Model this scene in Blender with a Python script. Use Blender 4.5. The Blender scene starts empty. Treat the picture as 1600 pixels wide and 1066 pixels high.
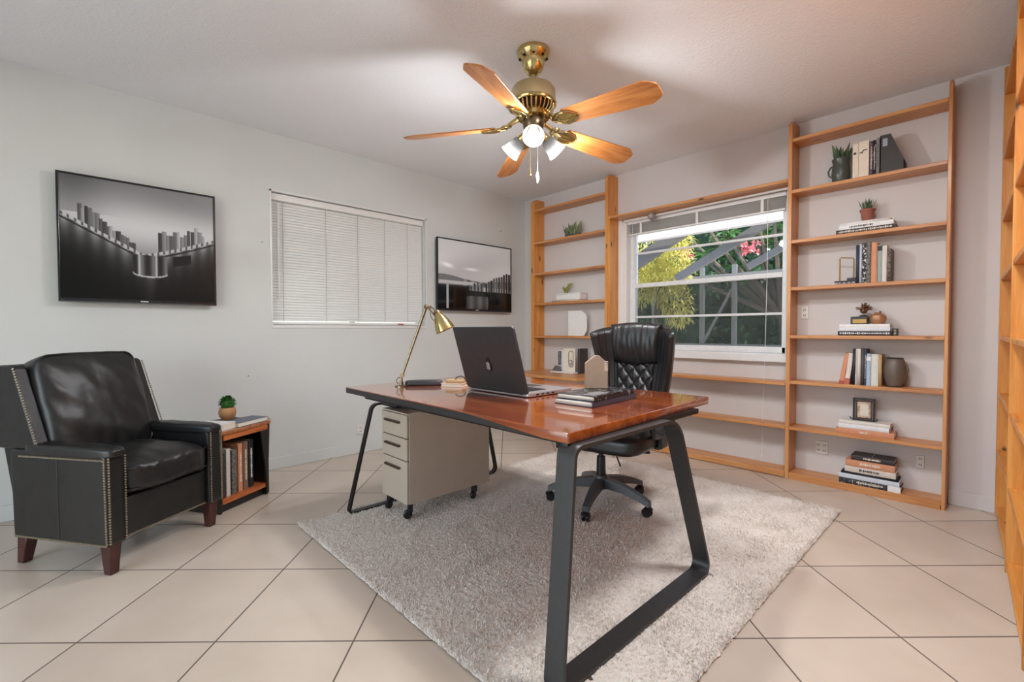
import bpy, bmesh, math, random
import numpy as np
from mathutils import Vector, Matrix, noise

random.seed(7)
R = math.radians
PI = math.pi
SC = bpy.context.scene
COL = SC.collection

# ------------------------------------------------------------------ materials
def new_mat(name):
    m = bpy.data.materials.new(name); m.use_nodes = True
    nt = m.node_tree; nt.nodes.clear()
    out = nt.nodes.new('ShaderNodeOutputMaterial')
    return m, nt, out

def N(nt, kind, **kw):
    n = nt.nodes.new(kind)
    for k, v in kw.items():
        if k in n.inputs: n.inputs[k].default_value = v
        else: setattr(n, k, v)
    return n

def rgb(h):
    """sRGB 0-255 triple to linear rgba"""
    f = lambda c: c / 12.92 if c <= .04045 else ((c + .055) / 1.055) ** 2.4
    return tuple(f(c / 255) for c in h) + (1,)

def principled(nt, out, base=(.8, .8, .8, 1), rough=.5, metal=0, coat=0, coat_rough=.05, spec=.5):
    p = nt.nodes.new('ShaderNodeBsdfPrincipled')
    p.inputs['Base Color'].default_value = base
    p.inputs['Roughness'].default_value = rough
    p.inputs['Metallic'].default_value = metal
    p.inputs['Coat Weight'].default_value = coat
    p.inputs['Coat Roughness'].default_value = coat_rough
    p.inputs['Specular IOR Level'].default_value = spec
    nt.links.new(p.outputs[0], out.inputs[0])
    return p

def ramp(nt, stops):
    r = nt.nodes.new('ShaderNodeValToRGB')
    e = r.color_ramp.elements
    while len(e) < len(stops): e.new(.5)
    for i, (pos, c) in enumerate(stops):
        e[i].position = pos; e[i].color = c
    return r

def plain(name, c, rough=.5, metal=0, coat=0, var=.06, scale=30, bump=0, bscale=200, spec=.5):
    """procedural flat colour with slight mottling and optional bump"""
    m, nt, out = new_mat(name)
    p = principled(nt, out, rgb(c), rough, metal, coat, spec=spec)
    tc = N(nt, 'ShaderNodeTexCoord')
    n = N(nt, 'ShaderNodeTexNoise', Scale=scale, Detail=3.0)
    nt.links.new(tc.outputs['Object'], n.inputs['Vector'])
    b = rgb(c)
    lo = tuple(max(0, x * (1 - var)) for x in b[:3]) + (1,)
    hi = tuple(min(1, x * (1 + var)) for x in b[:3]) + (1,)
    r = ramp(nt, [(.3, lo), (.7, hi)])
    nt.links.new(n.outputs[0], r.inputs[0]); nt.links.new(r.outputs[0], p.inputs['Base Color'])
    if bump:
        n2 = N(nt, 'ShaderNodeTexNoise', Scale=bscale, Detail=4.0)
        nt.links.new(tc.outputs['Object'], n2.inputs['Vector'])
        bp = N(nt, 'ShaderNodeBump', Strength=bump, Distance=.01)
        nt.links.new(n2.outputs[0], bp.inputs['Height']); nt.links.new(bp.outputs[0], p.inputs['Normal'])
    return m

def wood(name, dark, mid, light, axis='X', scale=1.0, rough=.4, coat=0, knots=0, stretch=14, coat_rough=.05, bump=.04):
    m, nt, out = new_mat(name)
    p = principled(nt, out, rgb(mid), rough, 0, coat, coat_rough)
    tc = N(nt, 'ShaderNodeTexCoord')
    mp = N(nt, 'ShaderNodeMapping')
    s = [stretch * scale] * 3; s['XYZ'.index(axis)] = 1.0 * scale
    mp.inputs['Scale'].default_value = s
    nt.links.new(tc.outputs['Object'], mp.inputs['Vector'])
    n1 = N(nt, 'ShaderNodeTexNoise', Scale=1.6, Detail=5.0, Roughness=.6, Distortion=.7)
    n2 = N(nt, 'ShaderNodeTexNoise', Scale=9.0, Detail=4.0, Roughness=.7, Distortion=.2)
    nt.links.new(mp.outputs[0], n1.inputs['Vector']); nt.links.new(mp.outputs[0], n2.inputs['Vector'])
    mx = N(nt, 'ShaderNodeMath', operation='MULTIPLY_ADD'); mx.inputs[1].default_value = .35
    nt.links.new(n2.outputs[0], mx.inputs[0]); nt.links.new(n1.outputs[0], mx.inputs[2])
    r = ramp(nt, [(.38, rgb(dark)), (.62, rgb(mid)), (.88, rgb(light))])
    nt.links.new(mx.outputs[0], r.inputs[0])
    col = r.outputs[0]
    if knots:
        mk = N(nt, 'ShaderNodeMapping')
        s = [9.0] * 3; s['XYZ'.index(axis)] = 3.2
        mk.inputs['Scale'].default_value = s
        nt.links.new(tc.outputs['Object'], mk.inputs['Vector'])
        v = N(nt, 'ShaderNodeTexVoronoi', Scale=1.0)
        nt.links.new(mk.outputs[0], v.inputs['Vector'])
        rk = ramp(nt, [(knots * .45, (1, 1, 1, 1)), (knots, (0, 0, 0, 1))])
        nt.links.new(v.outputs['Distance'], rk.inputs[0])
        mxc = N(nt, 'ShaderNodeMixRGB')
        mxc.inputs[2].default_value = rgb([c * .45 for c in dark])
        nt.links.new(rk.outputs[0], mxc.inputs[0]); nt.links.new(col, mxc.inputs[1])
        col = mxc.outputs[0]
    nt.links.new(col, p.inputs['Base Color'])
    bp = N(nt, 'ShaderNodeBump', Strength=bump, Distance=.004)
    nt.links.new(mx.outputs[0], bp.inputs['Height']); nt.links.new(bp.outputs[0], p.inputs['Normal'])
    return m

def leather(name, c, rough=.38):
    m, nt, out = new_mat(name)
    p = principled(nt, out, rgb(c), rough, spec=.55)
    tc = N(nt, 'ShaderNodeTexCoord')
    v = N(nt, 'ShaderNodeTexVoronoi', Scale=260.0)
    n = N(nt, 'ShaderNodeTexNoise', Scale=14.0, Detail=5.0)
    for a in (v, n): nt.links.new(tc.outputs['Object'], a.inputs['Vector'])
    b1 = N(nt, 'ShaderNodeBump', Strength=.12, Distance=.002)
    b2 = N(nt, 'ShaderNodeBump', Strength=.25, Distance=.008)
    nt.links.new(v.outputs['Distance'], b1.inputs['Height'])
    nt.links.new(n.outputs[0], b2.inputs['Height'])
    nt.links.new(b1.outputs[0], b2.inputs['Normal']); nt.links.new(b2.outputs[0], p.inputs['Normal'])
    b = rgb(c)
    r = ramp(nt, [(.3, tuple(x * .75 for x in b[:3]) + (1,)), (.7, tuple(x * 1.3 for x in b[:3]) + (1,))])
    nt.links.new(n.outputs[0], r.inputs[0]); nt.links.new(r.outputs[0], p.inputs['Base Color'])
    return m

def speckle(name, c1, c2, scale=60, thr=.5, rough=.6, axis_scale=(1, 1, 1)):
    """two-tone irregular marks (patterned book covers and the like)"""
    m, nt, out = new_mat(name)
    p = principled(nt, out, rgb(c1), rough)
    tc = N(nt, 'ShaderNodeTexCoord'); mp = N(nt, 'ShaderNodeMapping'); mp.inputs['Scale'].default_value = axis_scale
    n = N(nt, 'ShaderNodeTexNoise', Scale=scale, Detail=2.0)
    nt.links.new(tc.outputs['Object'], mp.inputs['Vector']); nt.links.new(mp.outputs[0], n.inputs['Vector'])
    r = ramp(nt, [(thr - .03, rgb(c1)), (thr + .03, rgb(c2))])
    nt.links.new(n.outputs[0], r.inputs[0]); nt.links.new(r.outputs[0], p.inputs['Base Color'])
    return m

def vcol(name, rough=.35, coat=0, emit=0.0, spec=.5):
    m, nt, out = new_mat(name)
    p = principled(nt, out, rough=rough, coat=coat, spec=spec)
    a = N(nt, 'ShaderNodeVertexColor'); a.layer_name = 'pic'
    nt.links.new(a.outputs[0], p.inputs['Base Color'])
    if emit:
        nt.links.new(a.outputs[0], p.inputs['Emission Color']); p.inputs['Emission Strength'].default_value = emit
    return m

def glass_mat(name, tint=(1, 1, 1, 1), refl=.08):
    m, nt, out = new_mat(name)
    t = N(nt, 'ShaderNodeBsdfTransparent'); t.inputs[0].default_value = tint
    g = N(nt, 'ShaderNodeBsdfGlossy', Roughness=.02)
    f = N(nt, 'ShaderNodeFresnel', IOR=1.25)
    mx = N(nt, 'ShaderNodeMixShader')
    nt.links.new(f.outputs[0], mx.inputs[0]); nt.links.new(t.outputs[0], mx.inputs[1]); nt.links.new(g.outputs[0], mx.inputs[2])
    nt.links.new(mx.outputs[0], out.inputs[0])
    return m

def mesh_mat(name, c, alpha):
    m, nt, out = new_mat(name)
    t = N(nt, 'ShaderNodeBsdfTransparent'); d = N(nt, 'ShaderNodeBsdfDiffuse'); d.inputs[0].default_value = rgb(c)
    mx = N(nt, 'ShaderNodeMixShader'); mx.inputs[0].default_value = alpha
    nt.links.new(t.outputs[0], mx.inputs[1]); nt.links.new(d.outputs[0], mx.inputs[2]); nt.links.new(mx.outputs[0], out.inputs[0])
    return m

def leafm(name, c1, c2, rough=.45, trans=.25):
    m, nt, out = new_mat(name)
    p = nt.nodes.new('ShaderNodeBsdfPrincipled'); p.inputs['Roughness'].default_value = rough
    tc = N(nt, 'ShaderNodeTexCoord'); n = N(nt, 'ShaderNodeTexNoise', Scale=9.0, Detail=2.0)
    nt.links.new(tc.outputs['Object'], n.inputs['Vector'])
    r = ramp(nt, [(.35, rgb(c1)), (.65, rgb(c2))]); nt.links.new(n.outputs[0], r.inputs[0])
    nt.links.new(r.outputs[0], p.inputs['Base Color'])
    t = N(nt, 'ShaderNodeBsdfTranslucent'); nt.links.new(r.outputs[0], t.inputs[0])
    mx = N(nt, 'ShaderNodeMixShader'); mx.inputs[0].default_value = trans
    nt.links.new(p.outputs[0], mx.inputs[1]); nt.links.new(t.outputs[0], mx.inputs[2]); nt.links.new(mx.outputs[0], out.inputs[0])
    return m

M = {}
M['wall'] = plain('wall paint', (209, 211, 209), .75, var=.02, scale=3, bump=.08, bscale=90)
M['wall_back'] = plain('window wall paint', (208, 202, 200), .75, var=.02, scale=3, bump=.08, bscale=90)
M['white'] = plain('white paint', (226, 225, 224), .4, var=.02)
M['trimwhite'] = plain('white gloss trim', (222, 221, 219), .35, var=.02)
M['blind'] = plain('blind slat', (228, 227, 224), .45, var=.02)
M['cordgrey'] = plain('blind cord', (150, 148, 145), .6)
PD, PM, PL = (150, 92, 46), (194, 130, 74), (212, 156, 98)
M['pine_x'] = wood('pine along x', PD, PM, PL, 'X', 1.0, .42, .15, knots=.10, coat_rough=.2)
M['pine_y'] = wood('pine along y', (168, 96, 34), (206, 134, 58), (222, 156, 80), 'Y', 1.0, .42, .15, knots=.10, coat_rough=.2)
M['pine_z'] = wood('pine upright', PD, PM, PL, 'Z', 1.0, .42, .15, knots=.12, coat_rough=.2)
M['pine_z2'] = wood('pine upright golden', (172, 100, 38), (208, 136, 60), (224, 160, 84), 'Z', 1.0, .42, .15, knots=.12, coat_rough=.2)
M['cherry'] = wood('polished cherry', (92, 36, 10), (140, 62, 23), (172, 92, 42), 'X', .9, .16, 1.0, stretch=11, coat_rough=.04, bump=.01)
M['cherry_edge'] = wood('cherry edge', (128, 54, 20), (176, 88, 38), (206, 122, 62), 'X', 1.2, .3, .5, stretch=12)
M['tablewood'] = wood('side table wood', (112, 62, 34), (158, 96, 58), (184, 122, 78), 'Y', 1.2, .3, .4)
M['oak'] = wood('fan blade oak', (120, 66, 26), (172, 108, 52), (198, 138, 78), 'X', 1.6, .38, .25, stretch=12)
M['darkleg'] = wood('mahogany leg', (28, 8, 8), (58, 20, 18), (80, 30, 26), 'Z', 1.5, .3, .3)
M['blackwood'] = plain('black lacquer', (30, 27, 26), .4, var=.2)
M['leather'] = leather('black leather', (24, 24, 24), .38)
M['leather2'] = leather('soft black leather', (30, 29, 30), .33)
M['piping'] = plain('leather piping', (22, 21, 21), .35)
M['nail'] = plain('antique nickel', (176, 168, 150), .3, 1)
M['steel_dark'] = plain('dark grey edge reflection', (62, 61, 61), .42, .35, var=.08, scale=60)
M['steel_black'] = plain('black steel', (28, 27, 28), .4, .3)
M['beige'] = plain('beige enamel', (188, 174, 158), .38, var=.03, scale=8)
M['beige_dark'] = plain('beige shadow gap', (70, 60, 52), .6)
M['handle'] = plain('bronze handle', (84, 70, 60), .4, .5)
M['plastic'] = plain('black plastic', (26, 26, 28), .38)
M['plasticgrey'] = plain('grey plastic', (74, 76, 80), .4)
M['brass'] = plain('polished brass', (198, 178, 124), .16, 1, var=.05)
M['brass_matte'] = plain('satin brass', (188, 172, 132), .42, .8, var=.04)
M['brass_old'] = plain('antique brass', (126, 112, 90), .3, 1, var=.12)
M['gold'] = plain('gold', (176, 142, 84), .5, .7)
M['laptop'] = plain('space grey metal', (76, 76, 78), .4, .55, var=.04)
M['laptop_side'] = plain('silver metal', (190, 190, 194), .3, .7)
M['key'] = plain('black keys', (24, 24, 26), .5)
M['screen_off'] = plain('dark screen', (12, 12, 14), .1)
M['tv_black'] = plain('gloss black', (18, 18, 20), .22)
M['tv_edge'] = plain('tv edge', (92, 92, 96), .25, .6)
M['picture'] = vcol('screen picture', .3, 0, .22, spec=.25)
M['picture_gloss'] = vcol('glossy screen picture', .12, .5, .22, spec=.3)
M['card'] = plain('tan card', (156, 134, 116), .7, var=.05)
M['paper'] = plain('paper pages', (226, 220, 208), .8, var=.05, scale=200)
M['clay'] = plain('terracotta', (150, 92, 76), .8, var=.15, bump=.2, bscale=120)
M['clay_tan'] = plain('turned wood pot', (176, 128, 84), .55, var=.2, scale=14)
M['soil'] = plain('soil', (52, 40, 32), .95, var=.3, scale=120)
M['celadon'] = plain('grey green glaze', (72, 80, 74), .3, var=.15, scale=10)
M['vase'] = plain('taupe ceramic', (104, 92, 82), .42, var=.08, scale=9)
M['rim_dark'] = plain('dark rim', (44, 36, 32), .5)
M['copper'] = plain('copper lustre', (176, 130, 94), .42, .3, var=.15, scale=20)
M['bronze'] = plain('bronze coral', (120, 90, 68), .4, .6, var=.25, scale=50)
M['ivory'] = plain('ivory', (226, 214, 196), .6, var=.05)
M['white_obj'] = plain('white matte', (228, 226, 224), .55, var=.02)
M['orange_tag'] = plain('red tag', (172, 92, 62), .6)
M['grey_tag'] = plain('grey tag', (120, 108, 112), .6)
M['ink'] = plain('ink', (40, 40, 44), .7)
M['plate'] = plain('outlet plate', (222, 218, 212), .35)
M['alu'] = plain('white aluminium', (222, 222, 222), .35)
M['cage'] = plain('bronze grey aluminium', (124, 122, 121), .5)
M['cage_light'] = plain('grey aluminium', (120, 120, 122), .5)
M['eave'] = plain('painted eave', (232, 222, 220), .6)
M['glass'] = glass_mat('window glass', (.97, .98, .98, 1))
M['screenmesh'] = mesh_mat('insect screen', (84, 86, 84), .42)
M['green1'] = leafm('leaf green', (50, 92, 48), (112, 156, 92), .25)
M['green2'] = leafm('leaf dark green', (22, 48, 24), (52, 88, 44))
M['green3'] = leafm('leaf hedge', (30, 52, 26), (104, 128, 58))
M['yellow'] = leafm('yellow green leaf', (206, 198, 92), (244, 236, 160), .5, .4)
M['pink'] = leafm('pink petal', (222, 108, 122), (246, 180, 176), .5, .3)
M['moss'] = leafm('moss green', (30, 92, 36), (84, 150, 66))
M['agave'] = leafm('grey green leaf', (66, 92, 70), (126, 144, 110))
M['succ'] = leafm('succulent leaf', (112, 122, 54), (176, 178, 84))
M['succdark'] = leafm('succulent grey leaf', (112, 126, 96), (176, 184, 146))
M['bark'] = plain('bark', (104, 92, 80), .9, var=.25, scale=20, bump=.3, bscale=40)
M['lawn'] = plain('lawn', (62, 78, 44), .95, var=.3, scale=8)
M['patio'] = plain('added bounce patio concrete', (226, 220, 212), .8, var=.05, scale=6)
M['roof'] = plain('roof', (150, 146, 140), .8)

def floor_mat():
    m, nt, out = new_mat('diagonal ceramic tile')
    p = principled(nt, out, rough=.3, spec=.45)
    tc = N(nt, 'ShaderNodeTexCoord')
    sep = N(nt, 'ShaderNodeSeparateXYZ'); nt.links.new(tc.outputs['Object'], sep.inputs[0])
    TA = R(46.7)
    def lin(a, b, off, size):
        m1 = N(nt, 'ShaderNodeMath', operation='MULTIPLY'); m1.inputs[1].default_value = a / size
        m2 = N(nt, 'ShaderNodeMath', operation='MULTIPLY_ADD'); m2.inputs[1].default_value = b / size
        nt.links.new(sep.outputs[0], m1.inputs[0]); nt.links.new(sep.outputs[1], m2.inputs[0]); nt.links.new(m1.outputs[0], m2.inputs[2])
        m3 = N(nt, 'ShaderNodeMath', operation='ADD'); m3.inputs[1].default_value = -off / size + 50
        nt.links.new(m2.outputs[0], m3.inputs[0])
        return m3.outputs[0]
    SU, SV = .4432, .452
    u = lin(math.cos(TA), math.sin(TA), -.945, SU)
    v = lin(-math.sin(TA), math.cos(TA), 1.468, SV)
    def edge(x, size):
        f = N(nt, 'ShaderNodeMath', operation='FRACT'); nt.links.new(x, f.inputs[0])
        s = N(nt, 'ShaderNodeMath', operation='SUBTRACT'); s.inputs[1].default_value = .5; nt.links.new(f.outputs[0], s.inputs[0])
        a = N(nt, 'ShaderNodeMath', operation='ABSOLUTE'); nt.links.new(s.outputs[0], a.inputs[0])
        return a.outputs[0]
    mx = N(nt, 'ShaderNodeMath', operation='MAXIMUM')
    nt.links.new(edge(u, SU), mx.inputs[0]); nt.links.new(edge(v, SV), mx.inputs[1])
    g = ramp(nt, [(.4925, (0, 0, 0, 1)), (.4955, (1, 1, 1, 1))]); nt.links.new(mx.outputs[0], g.inputs[0])
    # one tone per tile
    fu = N(nt, 'ShaderNodeMath', operation='FLOOR'); nt.links.new(u, fu.inputs[0])
    fv = N(nt, 'ShaderNodeMath', operation='FLOOR'); nt.links.new(v, fv.inputs[0])
    cb = N(nt, 'ShaderNodeCombineXYZ'); nt.links.new(fu.outputs[0], cb.inputs[0]); nt.links.new(fv.outputs[0], cb.inputs[1])
    wn = N(nt, 'ShaderNodeTexWhiteNoise'); nt.links.new(cb.outputs[0], wn.inputs['Vector'])
    n = N(nt, 'ShaderNodeTexNoise', Scale=3.5, Detail=5.0); nt.links.new(tc.outputs['Object'], n.inputs['Vector'])
    ma = N(nt, 'ShaderNodeMath', operation='MULTIPLY_ADD'); ma.inputs[1].default_value = .3
    nt.links.new(wn.outputs[0], ma.inputs[0]); nt.links.new(n.outputs[0], ma.inputs[2])
    r = ramp(nt, [(.35, rgb((194, 178, 162))), (.85, rgb((208, 193, 178)))]); nt.links.new(ma.outputs[0], r.inputs[0])
    mc = N(nt, 'ShaderNodeMixRGB'); mc.inputs[2].default_value = rgb((96, 84, 76))
    nt.links.new(g.outputs[0], mc.inputs[0]); nt.links.new(r.outputs[0], mc.inputs[1])
    nt.links.new(mc.outputs[0], p.inputs['Base Color'])
    rr = N(nt, 'ShaderNodeMapRange'); rr.inputs[3].default_value = .28; rr.inputs[4].default_value = .85
    nt.links.new(g.outputs[0], rr.inputs[0]); nt.links.new(rr.outputs[0], p.inputs['Roughness'])
    inv = N(nt, 'ShaderNodeMath', operation='SUBTRACT'); inv.inputs[0].default_value = 1; nt.links.new(g.outputs[0], inv.inputs[1])
    bp = N(nt, 'ShaderNodeBump', Strength=.5, Distance=.003)
    nt.links.new(inv.outputs[0], bp.inputs['Height']); nt.links.new(bp.outputs[0], p.inputs['Normal'])
    return m
M['floor'] = floor_mat()

def ceiling_mat():
    m, nt, out = new_mat('popcorn ceiling')
    p = principled(nt, out, rgb((237, 239, 241)), .9)
    tc = N(nt, 'ShaderNodeTexCoord')
    n = N(nt, 'ShaderNodeTexNoise', Scale=75.0, Detail=3.0, Roughness=.6); nt.links.new(tc.outputs['Object'], n.inputs['Vector'])
    bp = N(nt, 'ShaderNodeBump', Strength=.4, Distance=.012)
    nt.links.new(n.outputs[0], bp.inputs['Height']); nt.links.new(bp.outputs[0], p.inputs['Normal'])
    return m
M['ceiling'] = ceiling_mat()

def rug_mat():
    m, nt, out = new_mat('cream shag pile')
    p = principled(nt, out, rough=.95, spec=.1)
    tc = N(nt, 'ShaderNodeTexCoord')
    n = N(nt, 'ShaderNodeTexNoise', Scale=110.0, Detail=3.0, Roughness=.65)
    n2 = N(nt, 'ShaderNodeTexNoise', Scale=2.2, Detail=3.0)
    for a in (n, n2): nt.links.new(tc.outputs['Object'], a.inputs['Vector'])
    mm = N(nt, 'ShaderNodeMath', operation='MULTIPLY_ADD'); mm.inputs[1].default_value = .3
    nt.links.new(n2.outputs[0], mm.inputs[0]); nt.links.new(n.outputs[0], mm.inputs[2])
    r = ramp(nt, [(.42, rgb((208, 190, 176))), (.54, rgb((246, 235, 224))), (.8, rgb((253, 246, 239)))])
    nt.links.new(mm.outputs[0], r.inputs[0]); nt.links.new(r.outputs[0], p.inputs['Base Color'])
    bp = N(nt, 'ShaderNodeBump', Strength=.9, Distance=.012)
    nt.links.new(n.outputs[0], bp.inputs['Height']); nt.links.new(bp.outputs[0], p.inputs['Normal'])
    return m
M['rug'] = rug_mat()

def bulb_mat():
    m, nt, out = new_mat('lit bulb')
    e = N(nt, 'ShaderNodeEmission', Strength=5.0); e.inputs[0].default_value = (1, .98, .96, 1)
    nt.links.new(e.outputs[0], out.inputs[0]); return m
M['bulb'] = bulb_mat()

def soft_mat():
    m, nt, out = new_mat('fill light diffuser')
    e = N(nt, 'ShaderNodeEmission', Strength=2.0); e.inputs[0].default_value = (1, .98, .96, 1)
    nt.links.new(e.outputs[0], out.inputs[0]); return m
M['fill_diffuser'] = soft_mat()

def frost_mat():
    m, nt, out = new_mat('frosted glass')
    t = N(nt, 'ShaderNodeBsdfTransparent'); t.inputs[0].default_value = (1, 1, 1, 1)
    tr = N(nt, 'ShaderNodeBsdfTranslucent'); tr.inputs[0].default_value = (.16, .16, .16, 1)
    d = N(nt, 'ShaderNodeBsdfPrincipled', Roughness=.25); d.inputs['Base Color'].default_value = (.42, .42, .41, 1)
    m1 = N(nt, 'ShaderNodeMixShader'); m1.inputs[0].default_value = .35
    nt.links.new(tr.outputs[0], m1.inputs[1]); nt.links.new(d.outputs[0], m1.inputs[2])
    m2 = N(nt, 'ShaderNodeMixShader'); m2.inputs[0].default_value = .93
    nt.links.new(t.outputs[0], m2.inputs[1]); nt.links.new(m1.outputs[0], m2.inputs[2])
    nt.links.new(m2.outputs[0], out.inputs[0]); return m
M['frost'] = frost_mat()

_bk = {}
def cm(c, rough=.55):
    """plain cloth/paper cover of one colour"""
    k = (tuple(c), rough)
    if k not in _bk: _bk[k] = plain('cover %d %d %d' % tuple(c), c, rough, var=.06, scale=40)
    return _bk[k]

# ------------------------------------------------------------------ mesh builder
class MB:
    def __init__(s): s.bm = bmesh.new()
    def _xf(s, verts, mat):
        if mat is not None: bmesh.ops.transform(s.bm, matrix=mat, verts=verts)
    def box(s, x0, x1, y0, y1, z0, z1, bev=0, seg=2, mat=None):
        r = bmesh.ops.create_cube(s.bm, size=1)
        vs = r['verts']
        for v in vs:
            v.co = Vector(((x0 + x1) / 2 + v.co.x * (x1 - x0), (y0 + y1) / 2 + v.co.y * (y1 - y0), (z0 + z1) / 2 + v.co.z * (z1 - z0)))
        if bev:
            es = list({e for v in vs for e in v.link_edges})
            bev = min(bev, .49 * min(abs(x1 - x0), abs(y1 - y0), abs(z1 - z0)))
            rr = bmesh.ops.bevel(s.bm, geom=es, offset=bev, segments=seg, affect='EDGES', profile=.5)
            vs = list({v for f in rr['faces'] for v in f.verts} | {v for v in vs if v.is_valid})
        s._xf(vs, mat); return s
    def prism(s, pts, d0, d1, axis='Z', bev=0, seg=2, mat=None):
        """outline pts extruded along axis between d0 and d1. axis X: pts=(y,z); Y: pts=(x,z); Z: pts=(x,y)"""
        def mk(p, d):
            return Vector((d, p[0], p[1])) if axis == 'X' else Vector((p[0], d, p[1])) if axis == 'Y' else Vector((p[0], p[1], d))
        a = [s.bm.verts.new(mk(p, d0)) for p in pts]; b = [s.bm.verts.new(mk(p, d1)) for p in pts]
        n = len(pts); fs = [s.bm.faces.new(a), s.bm.faces.new(b)]
        for i in range(n): fs.append(s.bm.faces.new((a[i], a[(i + 1) % n], b[(i + 1) % n], b[i])))
        bmesh.ops.recalc_face_normals(s.bm, faces=fs)
        vs = a + b
        if bev:
            es = list({e for f in fs[:2] for e in f.edges})
            rr = bmesh.ops.bevel(s.bm, geom=es, offset=bev, segments=seg, affect='EDGES', profile=.5)
            vs = list({v for f in rr['faces'] for v in f.verts} | {v for v in vs if v.is_valid})
        s._xf(vs, mat); return s
    def lathe(s, prof, n=24, mat=None, ang=2 * PI):
        """prof = [(r, z)...] turned about Z"""
        rings = []; vs = []
        for r, z in prof:
            if r < 1e-6:
                v = s.bm.verts.new((0, 0, z)); rings.append([v]); vs.append(v)
            else:
                ring = [s.bm.verts.new((r * math.cos(ang * i / n), r * math.sin(ang * i / n), z)) for i in range(n)]
                rings.append(ring); vs += ring
        fs = []
        for a, b in zip(rings, rings[1:]):
            for i in range(n):
                j = (i + 1) % n
                q = [a[i % len(a)], a[j % len(a)], b[j % len(b)], b[i % len(b)]]
                q = list(dict.fromkeys(q))
                if len(q) > 2: fs.append(s.bm.faces.new(q))
        bmesh.ops.recalc_face_normals(s.bm, faces=fs)
        s._xf(vs, mat); return s
    def tube(s, pts, rad, n=10, cap=True, mat=None, closed=False):
        pts = [Vector(p) for p in pts]; m = len(pts)
        rads = rad if isinstance(rad, (list, tuple)) else [rad] * m
        rings = []; up = None; vs = []
        for i, p in enumerate(pts):
            if closed: t = pts[(i + 1) % m] - pts[i - 1]
            else: t = pts[min(i + 1, m - 1)] - pts[max(i - 1, 0)]
            t.normalize()
            if up is None:
                up = Vector((0, 0, 1)) if abs(t.z) < .9 else Vector((1, 0, 0))
            a = up - t * up.dot(t)
            if a.length < 1e-4: a = t.orthogonal()
            a.normalize(); b = t.cross(a); up = a
            ring = [s.bm.verts.new(p + (a * math.cos(2 * PI * k / n) + b * math.sin(2 * PI * k / n)) * rads[i]) for k in range(n)]
            rings.append(ring); vs += ring
        fs = []
        prs = list(zip(rings, rings[1:])) + ([(rings[-1], rings[0])] if closed else [])
        for a, b in prs:
            for k in range(n): fs.append(s.bm.faces.new((a[k], a[(k + 1) % n], b[(k + 1) % n], b[k])))
        if cap and not closed: fs += [s.bm.faces.new(rings[0]), s.bm.faces.new(rings[-1])]
        bmesh.ops.recalc_face_normals(s.bm, faces=fs)
        s._xf(vs, mat); return s
    def ball(s, c, r, sub=2, sc=(1, 1, 1), mat=None):
        x = bmesh.ops.create_icosphere(s.bm, subdivisions=sub, radius=r)
        for v in x['verts']: v.co = Vector((v.co.x * sc[0], v.co.y * sc[1], v.co.z * sc[2])) + Vector(c)
        s._xf(x['verts'], mat); return s
    def grid(s, f, nu, nv, closeu=False):
        """open surface f(u,v), u,v in 0..1"""
        g = [[s.bm.verts.new(f(i / nu, j / nv)) for j in range(nv + 1)] for i in range(nu + 1)]
        for i in range(nu):
            for j in range(nv): s.bm.faces.new((g[i][j], g[i + 1][j], g[i + 1][j + 1], g[i][j + 1]))
        return s
    def slab(s, ff, fb, nu, nv):
        """closed shell between front ff(u,v) and back fb(u,v)"""
        A = [[s.bm.verts.new(ff(i / nu, j / nv)) for j in range(nv + 1)] for i in range(nu + 1)]
        B = [[s.bm.verts.new(fb(i / nu, j / nv)) for j in range(nv + 1)] for i in range(nu + 1)]
        fs = []
        for i in range(nu):
            for j in range(nv):
                fs.append(s.bm.faces.new((A[i][j], A[i + 1][j], A[i + 1][j + 1], A[i][j + 1])))
                fs.append(s.bm.faces.new((B[i][j], B[i][j + 1], B[i + 1][j + 1], B[i + 1][j])))
        for i in range(nu):
            fs.append(s.bm.faces.new((A[i][0], B[i][0], B[i + 1][0], A[i + 1][0])))
            fs.append(s.bm.faces.new((A[i][nv], A[i + 1][nv], B[i + 1][nv], B[i][nv])))
        for j in range(nv):
            fs.append(s.bm.faces.new((A[0][j], A[0][j + 1], B[0][j + 1], B[0][j])))
            fs.append(s.bm.faces.new((A[nu][j], B[nu][j], B[nu][j + 1], A[nu][j + 1])))
        bmesh.ops.recalc_face_normals(s.bm, faces=fs)
        return s
    def cushion(s, c, size, k=6, n=14, bulge=(0, 0, 0), wr=None, mat=None):
        """superellipsoid pillow; bulge adds a crown along each axis; wr(p) returns extra offset"""
        tmp = bmesh.new()
        bmesh.ops.create_cube(tmp, size=2)
        bmesh.ops.subdivide_edges(tmp, edges=list(tmp.edges), cuts=n, use_grid_fill=True)
        vs = list(tmp.verts)
        for v in vs:
            p = v.co.copy()
            nk = (abs(p.x) ** k + abs(p.y) ** k + abs(p.z) ** k) ** (1 / k)
            q = p / nk
            w = Vector((q.x * size[0] / 2, q.y * size[1] / 2, q.z * size[2] / 2))
            cx, cy, cz = (1 - min(1, q.x * q.x)), (1 - min(1, q.y * q.y)), (1 - min(1, q.z * q.z))
            w.x += q.x * bulge[0] * cy * cz; w.y += q.y * bulge[1] * cx * cz; w.z += q.z * bulge[2] * cx * cy
            if wr: w += wr(q, w)
            v.co = w + Vector(c)
        if mat is not None: bmesh.ops.transform(tmp, matrix=mat, verts=vs)
        me = bpy.data.meshes.new('tmp'); tmp.to_mesh(me); tmp.free()
        s.bm.from_mesh(me); bpy.data.meshes.remove(me); return s
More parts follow.
